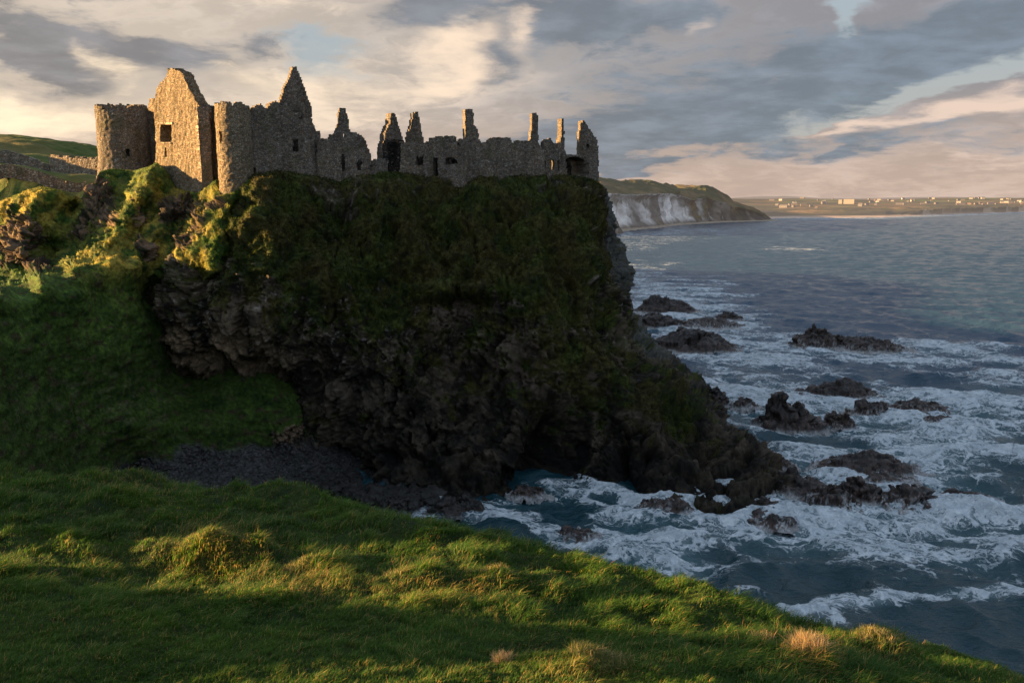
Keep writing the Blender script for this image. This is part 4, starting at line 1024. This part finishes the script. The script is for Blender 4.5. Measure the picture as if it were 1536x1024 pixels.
wh = plain('bright_render', (.30, .29, .27), .2)
box('main_block', -10, 22, 0, 16, -4, 15.5, wh, bl); box('side_block', -26, -15, 2, 16, -4, 14, wh, bl); box('link', -15, -10, 5, 14, -4, 9, gy, bl)
bl.rotation_euler.z = -.5

# ================================================================== FOREGROUND KNOLL
kn = pts([
 (-120,690,21),(0,702,22),(30,716,21.5),(75,735,20.5),(150,727,20.8),(200,722,21),(250,735,20.5),(330,757,19.6),(400,750,19.4),(460,755,19),(520,768,18.5),(600,787,17.6),(700,797,16.9),(800,828,15.8),(900,855,14.8),(1000,884,13.8),(1100,913,12.9),(1200,945,12.1),(1290,960,11.6),(1335,970,11.2),(1350,990,10.6),(1450,1012,10.1),(1560,1045,9.6),
 (0,850,13.2),(150,850,13.6),(300,860,13.6),(450,860,13.4),(600,850,13.8),(700,880,12.6),(800,900,12.1),(900,930,11.4),(1050,960,10.6),(1200,985,10),
 (0,1030,8),(300,1030,8),(600,1030,8.1),(900,1030,8.3),(1100,1030,8.8),(1250,1030,9.2),(0,940,10),(300,950,10),(600,950,10.1),(-300,900,11),(-300,750,16),
 ('w',0,4,25.3),('w',-8,3,25.0),('w',8,4,24.7),('w',13,5,23),('w',-8,-4,25.6),('w',8,-4,25.2),('w',0,-10,25.6),
 ('w',-22,10,24.2),('w',-22,20,22.8),('w',-30,12,24.8),('w',-44,10,28.3),('w',-44,22,28.2),('w',-46,34,26.5),('w',-50,46,24.0),('w',-60,20,29.),('w',-60,0,29.),('w',-30,26,24.0),('w',-30,36,13),('w',-26,45,6),('w',-24,30,17.0),('w',-34,46,12),('w',-40,40,20),('w',-21,33,15),
])
edge_out = [(-16,31,13.5),(-10,30,12.5),(-12,26,18.4),(-7,25.5,17.6),(-4.5,23,18.5),(-1,21.5,18.5),(2.5,19.8,18.2),(5,17.5,19),(7.5,16,18.8),(9,14,19.8),(10.5,12.5,20),(-4,29,11),(2,27,10),(7,22,12),(11,18,13),(14,13,17),(16,9,18),(16,22,4),(8,32,-1),(-2,36,0),(-12,39,4),(20,12,8),(20,2,14),(24,16,-2),(-20,42,6),(20,-8,16),(28,0,0)]
KR = RBF(kn+[tuple(e) for e in edge_out])
ks = .085
kx0, kx1, ky0, ky1 = -17.5, 17.5, 3.5, 34.
def knoll_z(X, Y):
    Z = KR(X, Y)
    q = np.stack([X, Y, X*0], -1)
    def gm(px, py, Yd, rx, ry, h, rot=0):
        c = P(px, py, Yd); return h*g2(X, Y, c[0], c[1], rx, ry, rot)
    Z = Z+gm(338,852,13.9,1.25,.5,.66,-6)+gm(400,840,15.2,.9,.6,.25)+gm(470,880,13.3,.5,.35,.24)+gm(650,885,12.7,.9,.3,.20)+gm(750,880,12.7,.35,.3,.20)
    Z = Z+gm(200,735,20.5,.9,.6,.30)+gm(120,760,19,1.6,1.2,.25)+gm(210,790,17,1.3,.7,.28)+gm(380,780,18,1.5,.6,.25)+gm(560,820,16,1.4,.5,.22)+gm(1310,985,11,.35,.4,.22)+gm(860,1010,9.0,.55,.25,.12)+gm(1215,1000,9.9,.35,.3,.10)
    Z = Z+gm(1000,930,11.8,.9,.35,.12)+gm(880,890,13,.7,.5,.14)+gm(700,840,15,1.0,.5,.14)+gm(500,1000,9.2,.6,.3,.08)
    Z = Z+np.exp(-((X+46)/9)**2)*(np.interp(Y, [-15,8,8.6,9.2,9.9,11.0,12.5,13.3,14.9,15.7,17.2,30,42], [4.4,4.0,3.3,3.3,4.0,3.7,2.1,1.1,1.1,2.6,2.8,2.4,0])+fbm(q*.5+3, 3)*.5)  # unseen bank at the left, crest notched so sun reaches only mound and tufts
    tuss = ss(9, 16, Y+2.0*pn(q*.2))*.75+.25
    Z = Z+tuss*(np.abs(fbm(q*.75+3, 3))*.30+fbm(q*.33+9, 2)*.22)+fbm(q*2.2+5, 3)*.045
    return Z
X, Y = np.meshgrid(np.arange(kx0, kx1, ks), np.arange(ky0, ky1, ks)); Zk = knoll_z(X, Y)
q = np.stack([X, Y, Zk], -1); cn = fbm(q*1.2, 4)
kcol = np.stack([.030+.02*cn, .042+.02*cn, .010+0*cn], -1)
tag(mk('knoll', q, gridf(*X.shape), M['soil'], col=np.clip(kcol, .004, 1)), kind='structure')
X2, Y2 = np.meshgrid(np.arange(-72, 34, .6), np.arange(-16, 56, .6)); Z2 = knoll_z(X2, Y2)-.02
# hand over to the hillside at the left and far side
q2 = np.stack([X2, Y2, Z2], -1)
m2 = ~((X2[:-1, :-1] > kx0+.3) & (X2[:-1, :-1] < kx1-1.0) & (Y2[:-1, :-1] > ky0+.3) & (Y2[:-1, :-1] < ky1-1.0)) & (Z2[:-1, :-1] > -4)
c2 = np.stack([.045+.02*pn(q2*.4), .07+.02*pn(q2*.4), .015+0*Z2], -1)
tag(mk('clifftop_turf_with_shade_bank', q2, gridf(*X2.shape, mask=m2), M['turf'], col=c2), kind='structure')  # turf around the knoll, plus the added out-of-frame bank that blocks the sun

# grass: every blade a bent tapering leaf
def blades(name, bx, by, bz, L_, Wd, az, bend, colr, kind='stuff', parent=None):
    n_ = len(bx); dx, dy = np.cos(az), np.sin(az)
    # width direction: across the view from most sides, random turn
    wa = az+np.pi/2+rng.normal(0, .5, n_); wx, wy = np.cos(wa)*Wd, np.sin(wa)*Wd
    B = np.stack([bx, by, bz], -1); W_ = np.stack([wx, wy, 0*wx], -1); dr = np.stack([dx, dy, 0*dx], -1); up = np.array([0, 0, 1.])
    L1 = L_[:, None]; b1 = bend[:, None]
    mid = B+(up*.55+dr*b1*.28)*L1; tip = B+(up*(1-.35*b1)+dr*b1*.95)*L1
    V = np.stack([B-W_, B+W_, mid+W_*.75, mid-W_*.75, tip], 1)
    base = (np.arange(n_)*5)[:, None]
    T = np.concatenate([base+np.array([[0, 1, 2]]), base+np.array([[0, 2, 3]]), base+np.array([[3, 2, 4]])], 1).reshape(-1, 3)
    cc = np.repeat(colr[:, None], 5, 1)*np.array([.5, .5, 1.1, 1.1, 1.45])[None, :, None]
    o = mk(name, V.reshape(-1, 3), T, M['blade'], parent=parent, col=np.clip(cc.reshape(-1, 3), .002, 1), smooth=False)
    if kind: tag(o, kind=kind)
    return o
N = 560000
Yb = np.exp(rng.uniform(math.log(6.3), math.log(26.5), N)); Xb = rng.uniform(-.82, .80, N)*Yb
q = np.stack([Xb, Yb, Xb*0], -1)
Zb = np.empty(N)
gi = (Yb-ky0)/ks; gj = (Xb-kx0)/ks; ok = (gi > 0) & (gi < Zk.shape[0]-2) & (gj > 0) & (gj < Zk.shape[1]-2)
Xb, Yb, q, gi, gj = Xb[ok], Yb[ok], q[ok], gi[ok], gj[ok]
i0, j0 = gi.astype(int), gj.astype(int); fi, fj = gi-i0, gj-j0
Zb = (Zk[i0, j0]*(1-fi)*(1-fj)+Zk[i0+1, j0]*fi*(1-fj)+Zk[i0, j0+1]*(1-fi)*fj+Zk[i0+1, j0+1]*fi*fj)
slope = np.abs(Zk[i0+1, j0]-Zk[i0, j0])/ks
ok = Zb > 17; Xb, Yb, Zb, q, slope = Xb[ok], Yb[ok], Zb[ok], q[ok], slope[ok]
N = len(Xb)
bpx, bly = proj(np.stack([Xb, Yb, Zb], -1))
cl = fbm(q*1.1+4, 3); cl2 = fbm(q*4.5+7, 2); patch = fbm(q*.35+12, 3)
long_ = ss(-.15, .35, cl+.3*patch)*ss(8.5, 12, Yb+3*patch)*.8+ss(0, .45, cl2)*.35
lit_spots = np.clip(g2(bpx, bly, 320, 830, 80, 45)+g2(bpx, bly, 470, 875, 60, 28)+g2(bpx, bly, 660, 885, 110, 22)+g2(bpx, bly, 200, 728, 60, 14)*.7+g2(bpx, bly, 1215, 985, 45, 32)+g2(bpx, bly, 880, 1005, 90, 22)+g2(bpx, bly, 1320, 975, 45, 22)*.6, 0, 1)
Lb = (.055+.13*long_+.05*lit_spots)*rng.uniform(.6, 1.35, N)*(1+.02*Yb)
Wb = (.0021+.00028*Yb)*rng.uniform(.7, 1.3, N)
azb = .15+fbm(q*.5+90, 2)*1.6+rng.normal(0, .75, N)
bend = np.clip(.55+.25*long_+rng.normal(0, .2, N), .1, 1.1)
dry_lit = np.clip((rng.random(N) < (.06+.55*lit_spots*(.35+.65*rng.random(N))+.12*ss(.1, .5, cl2)))*1., 0, 1)  # straw blades crowd where sunlight falls, painting its gold; elsewhere plain dry blades
green = np.stack([.044+.02*cl+.02*rng.random(N), .105+.035*cl+.03*rng.random(N)+.02*patch, .010+.008*rng.random(N)], -1)
deep = np.stack([.020+0*cl, .056+0*cl, .010+0*cl], -1); green = mix(green, deep, ss(-.1, .4, patch+rng.normal(0, .15, N))[:, None]*.55)
straw = np.stack([.26+.12*rng.random(N), .19+.08*rng.random(N), .06+.03*rng.random(N)], -1)
colb = mix(green, straw, dry_lit[:, None]*.8)
blades('grass', Xb, Yb, Zb-.01, Lb, Wb, azb, bend, colb)
# distinct straw-coloured tussocks
def tussock(px, py, Yd, r, n_, ln, label, straw_=1.0):
    c = P(px, py, Yd); a = rng.uniform(0, 6.28, n_); rr = r*rng.random(n_)**.8
    x, y = c[0]+rr*np.cos(a), c[1]+rr*np.sin(a)*.7
    z = knoll_z(x[None], y[None])[0]
    col_ = mix(np.stack([.10+0*a, .12+0*a, .03+0*a], -1), np.stack([.34+.12*rng.random(n_), .25+.08*rng.random(n_), .12+.04*rng.random(n_)], -1), ((rng.random(n_) < straw_)*1.)[:, None])
    o = blades('grass_tussock', x, y, z-.01, ln*rng.uniform(.5, 1.2, n_), .0042*rng.uniform(.7, 1.4, n_), a*.35+rng.normal(.2, .9, n_), np.clip(rng.normal(.6, .3, n_), .1, 1.2), col_, kind=None)
    tag(o, label, 'grass tussock')
tussock(1212, 1000, 9.9, .26, 1500, .30, 'tall straw-coloured grass tussock near the bottom right', .92)
tussock(1140, 985, 10.4, .17, 450, .2, 'small straw-tinged tussock left of the tall straw-coloured one', .5)
tussock(1312, 980, 11.0, .40, 1500, .16, 'shaggy brown-tipped tussock overhanging the grassy edge at right', .3)
tussock(752, 1012, 8.9, .12, 330, .18, 'little golden tuft at the bottom edge, left of the lit bottom patch', .8)
tussock(900, 1015, 8.9, .38, 2200, .17, 'low wide sunlit tussock at the bottom edge', .15)
tussock(455, 880, 13.3, .33, 1300, .13, 'small golden tussock right of the big lit mound', .25)
tussock(742, 878, 12.9, .33, 1300, .15, 'yellow tussock with one stalk standing up, above the centre of the foreground', .25)
tussock(600, 885, 12.9, .35, 900, .15, 'pale sunlit tussock between the small golden one and the yellow one with a stalk', .2)
tussock(325, 845, 13.9, 1.15, 4200, .13, 'big domed grass mound lit gold on its left side', .10)

# tufts on the castle rock and its spurs
HVv, Hc, Hr, Hb, HN = Hgrid
sel = (Hr < .4) & (Hb < .2)
hpx, hpy = proj(HVv)
vis = sel & (hpx > -60) & (hpx < 520) & (hpy > 225) & (hpy < 740); vis[:3] = False
ii = np.argwhere(vis); pick = ii[rng.integers(0, len(ii), 150000)]
B = HVv[pick[:, 0], pick[:, 1]]+rng.normal(0, .07, (len(pick), 3))*np.array([1, 1, .3]); cb = Hc[pick[:, 0], pick[:, 1]]*rng.uniform(.7, 1.9, (len(pick), 1))
hn = HN[pick[:, 0], pick[:, 1]]
n_ = len(pick)
azh = np.arctan2(hn[:, 1], hn[:, 0])+rng.normal(0, .7, n_)
blades('slope_grass', B[:, 0], B[:, 1], B[:, 2]-.04, rng.uniform(.09, .26, n_)*(1-.45*ss(390, 440, hpy[pick[:, 0], pick[:, 1]])), rng.uniform(.016, .032, n_), azh, rng.uniform(.5, 1.3, n_), cb)
cm_ = (grass_w > .4); cm_[:10] = False
ii = np.argwhere(cm_ & (px.shape[0] > 0) if False else cm_); 
cpx, cpy = proj(CV); fr = (Cn[..., 1] < .35); ii = np.argwhere(cm_ & fr)
pick = ii[rng.integers(0, len(ii), 110000)]
B = CV[pick[:, 0], pick[:, 1]]+rng.normal(0, .06, (len(pick), 3)); cb = ccol[pick[:, 0], pick[:, 1]]*rng.uniform(.6, 1.8, (len(pick), 1)); hn = Cn[pick[:, 0], pick[:, 1]]
n_ = len(pick); azh = np.arctan2(hn[:, 1], hn[:, 0])+rng.normal(0, .6, n_)
blades('cliff_grass', B[:, 0], B[:, 1], B[:, 2]-.03, rng.uniform(.12, .42, n_), rng.uniform(.02, .04, n_), azh, rng.uniform(.6, 1.4, n_), cb)

# loose stones: countless cobbles on the beach, and the talus under the cliff
def cobbles(name, B, R_, col_):
    g = (1+5**.5)/2
    iv = np.array([(-1,g,0),(1,g,0),(-1,-g,0),(1,-g,0),(0,-1,g),(0,1,g),(0,-1,-g),(0,1,-g),(g,0,-1),(g,0,1),(-g,0,-1),(-g,0,1)])/1.9
    it = np.array([(0,11,5),(0,5,1),(0,1,7),(0,7,10),(0,10,11),(1,5,9),(5,11,4),(11,10,2),(10,7,6),(7,1,8),(3,9,4),(3,4,2),(3,2,6),(3,6,8),(3,8,9),(4,9,5),(2,4,11),(6,2,10),(8,6,7),(9,8,1)])
    n_ = len(B); sc = R_[:, None]*rng.uniform(.6, 1.25, (n_, 3))*np.array([1, 1, .75]); th = rng.uniform(0, 6.28, n_)
    v = iv[None]*(1+rng.normal(0, .13, (n_, 12, 3)))*sc[:, None]
    x_ = v[..., 0]*np.cos(th)[:, None]-v[..., 1]*np.sin(th)[:, None]; y_ = v[..., 0]*np.sin(th)[:, None]+v[..., 1]*np.cos(th)[:, None]
    v = np.stack([x_, y_, v[..., 2]], -1)+B[:, None]
    f = (it[None]+(np.arange(n_)*12)[:, None, None]).reshape(-1, 3)
    tag(mk(name, v.reshape(-1, 3), f, M['pebble'], col=np.repeat(col_[:, None], 12, 1).reshape(-1, 3), smooth=False), kind='stuff')
ii = np.argwhere((Hb > .5) & (hpy < 790)); pick = ii[rng.integers(0, len(ii), 9000)]
R_ = .07+.16*rng.random(len(pick))**3+.35*(rng.random(len(pick)) < .03)*rng.random(len(pick))
tone = rng.uniform(.015, .075, (len(pick), 1))*np.array([1.02, 1, .98])*(1-.65*ss(400, 520, hpx[pick[:, 0], pick[:, 1]]))[:, None]
cobbles('beach_stones', HVv[pick[:, 0], pick[:, 1]]+rng.normal(0, .1, (len(pick), 3))*np.array([1, 1, .2]), R_, tone)
ct = []
for _ in range(900):
    ppx_ = rng.uniform(430, 660); c_ = Pz(ppx_, np.interp(ppx_, [430, 560, 640, 790], [700, 740, 742, 742])+rng.normal(2, 8), .1+.5*rng.random()); ct.append(c_)
ct = np.array(ct); R_ = .18+.75*rng.random(len(ct))**3
cobbles('fallen_stones', ct, R_, rng.uniform(.008, .022, (len(ct), 1))*np.array([1.1, 1, .9]))

# ================================================================== LIGHT, SKY, CAMERA
sdir = Vector((math.sin(SUN_AZ)*math.cos(SUN_EL), math.cos(SUN_AZ)*math.cos(SUN_EL), math.sin(SUN_EL)))
sl_ = bpy.data.lights.new('sun', 'SUN'); sl_.energy = 23.0; sl_.angle = math.radians(.6); sl_.color = (1, .59, .24)
so = bpy.data.objects.new('sun', sl_); C.objects.link(so); so.rotation_euler = sdir.to_track_quat('Z', 'Y').to_euler(); so.location = (-60, 60, 80)

w = bpy.data.worlds.new('World'); scene.world = w; w.use_nodes = True
t = w.node_tree
for n in list(t.nodes): t.nodes.remove(n)
nt = NT(t); wo = nt.node('ShaderNodeOutputWorld'); bg = nt.node('ShaderNodeBackground'); t.links.new(bg.outputs[0], wo.inputs[0])
sky = nt.node('ShaderNodeTexSky', sky_type='NISHITA'); sky.sun_disc = False; sky.sun_elevation = SUN_EL; sky.sun_rotation = SUN_AZ; sky.altitude = 50; sky.air_density = 1.2; sky.dust_density = 2.0
dirv = E(nt, nt.node('ShaderNodeTexCoord').outputs['Generated'])
x, y, z = nt.sep(dirv)
az = nt.m('ARCTAN2', x, y); el = nt.m('ARCSINE', nt.m('MINIMUM', nt.m('MAXIMUM', z, -1.), 1.))
zz = nt.m('MAXIMUM', z, 0.)+.16
pp = nt.xyz(x/zz, y/zz, 0.)
wn = nt.noise(pp, .9, 4, .55, out=1)
wx, wy, _ = nt.sep(wn)
wn2 = nt.noise(pp, 3.2, 4, .6, out=1); w2x, w2y, _ = nt.sep(wn2)
azw = az+(wx-.5)*.26+(w2x-.5)*.07; elw = el+(wy-.5)*.10+(w2y-.5)*.035
def pd(px_, py_):
    d = P(px_, py_, 1000.)-np.array([0, 0, H]); d /= np.linalg.norm(d); return math.atan2(d[0], d[1]), math.asin(d[2])
def blob(px_, py_, rx, ry, rot, am):
    a0, e0 = pd(px_, py_); rx, ry = rx/1195., ry/1195.
    c_, s_ = math.cos(math.radians(-rot)), math.sin(math.radians(-rot))
    dx_, dy_ = azw-a0, elw-e0
    u_ = (dx_*c_+dy_*s_)*(1/rx); v_ = (dy_*c_-dx_*s_)*(1/ry)
    return nt.m('EXPONENT', (u_.sq()+v_.sq())*-1.)*am
def total(L):
    r = None
    for b_ in L:
        e_ = blob(*b_); r = e_ if r is None else r+e_
    return r
dark = total([(80,60,190,60,8,1.0),(270,80,110,30,10,.55),(400,60,50,12,0,.5),(610,30,100,26,-5,.55),(830,35,150,50,0,.8),(1060,150,290,36,-14,1.0),(1330,90,260,36,-16,1.15),(1480,40,150,26,-10,.8),(980,225,330,22,-6,.7),(560,110,50,14,0,.4),(900,20,200,24,-4,.75),(620,45,60,18,-10,.4),(940,120,150,26,-10,.45),(740,88,40,16,0,.6),(1330,222,70,10,0,.6),(1420,190,150,14,-4,.45),(90,180,90,10,0,.3),(1150,60,120,40,0,.4)])
brt = total([(40,165,170,34,0,1.3),(200,95,40,22,30,.8),(700,60,80,30,-20,1.25),(640,112,150,22,0,.55),(380,105,160,26,0,.8),(510,165,200,36,0,.75),(430,22,170,16,8,.6),(560,20,40,10,0,.5),(790,52,30,40,20,.9),(1035,25,20,24,10,.7),(1310,178,70,9,-4,1.1),(1520,150,50,34,0,1.3),(1420,172,90,10,-6,.8),(1200,190,60,6,-4,.5),(1150,90,60,24,0,.35),(900,100,120,20,-5,.35),(1470,225,60,5,0,.8),(1000,230,60,5,0,.35),(1130,238,90,6,0,.3)])
clear = total([(470,62,90,16,12,.8),(330,12,60,8,0,.2),(1260,45,60,18,-40,1.1),(1340,132,280,24,-13,1.3),(1220,170,160,14,-13,.9),(1500,95,80,8,-8,.6),(20,215,160,20,0,.5),(1250,8,80,10,0,.6),(470,90,70,12,0,.6)])
n1 = nt.noise(nt.mapping(pp, (1., 1.25, 1), (0, 0, .3)), 1.6, 9, .6, .25); n2 = nt.noise(nt.mapping(pp, (1, 1.1, 1), (0, 0, .3), (3.7, 1.3, 0)), 3.4, 8, .6, .2)
n3 = nt.noise(nt.mapping(nt.xyz(az, el*3.0, 0.), (1, 1, 1), (0, 0, .3)), 7., 8, .62, .3)
hi = nt.sstep(.22, .55, z)
warm = nt.sstep(.45, -.65, az)          # the sunset side is to the left
base = nt.cmix(warm, (.34, .335, .365), (.80, .67, .54))
base = nt.cmix(nt.sstep(.15, .01, z)*.9, base, (.68, .51, .41))
light = nt.cmix(warm, (.88, .68, .56), (1.28, 1.02, .72))
shade = nt.cmix(warm, (.175, .215, .265), (.225, .215, .225))
clr = nt.cmix(nt.sstep(0., .25, z), (.54, .52, .49), (.46, .54, .60))
clr = nt.cmix(.12, clr, nt.vm('SCALE', E(nt, sky.outputs[0]), .09))
n4 = nt.noise(nt.mapping(nt.xyz(azw, elw*2.6, 0.), (1, 1, 1), (0, 0, .3), (5, 2, 0)), 19., 7, .6, .2)
tex = (n3-.5)*1.7+(n1-.5)*1.0+(n4-.5)*1.3
c0 = nt.cmix(nt.sstep(-.3, .45, tex)*.7, nt.vm('SCALE', base, .88), nt.vm('SCALE', base, 1.32))
c0 = nt.cmix(nt.sstep(.35, .9, clear+tex*.75), c0, clr)
c0 = nt.cmix(nt.sstep(.2, .8, dark+tex*1.0)*.93, c0, nt.cmix(nt.sstep(.35, .7, n2), shade, nt.vm('SCALE', shade, 1.45)))
c0 = nt.cmix(nt.sstep(.25, 1.45, brt+tex*.95-dark*.15), c0, light)
# overhead and behind: the same broken cloud, cooler and duller
gen = nt.cmix(nt.sstep(.42, .62, n1*.7+n2*.3), (.40, .54, .74), (.55, .56, .60))
c0 = nt.cmix(hi, c0, gen)
back = nt.sstep(.1, -.4, y)
c0 = nt.cmix(back*.7, c0, gen)
# below the horizon only a dull reflection of sea
c0 = nt.cmix(nt.sstep(-.005, -.05, z), c0, (.10, .12, .13))
mx = nt.cmix(.06, c0, nt.vm('SCALE', E(nt, sky.outputs[0]), .10))
nt.put(bg.inputs[0], mx); bg.inputs[1].default_value = 1.0
try: w.cycles.sampling_method = 'MANUAL'; w.cycles.sample_map_resolution = 512
except Exception: pass

cam = bpy.data.cameras.new('camera'); cam.lens = 36*F/1536; cam.sensor_width = 36; cam.clip_start = .1; cam.clip_end = 30000
co = bpy.data.objects.new('camera', cam); C.objects.link(co); co.location = (0, 0, H); co.rotation_euler = (math.pi/2-PITCH, 0, 0); scene.camera = co
scene.view_settings.view_transform = 'Standard'; scene.view_settings.look = 'None'; scene.view_settings.exposure = 0
scene.cycles.max_bounces = 6; scene.cycles.diffuse_bounces = 2; scene.cycles.glossy_bounces = 2; scene.cycles.transmission_bounces = 2
scene.cycles.use_denoising = True
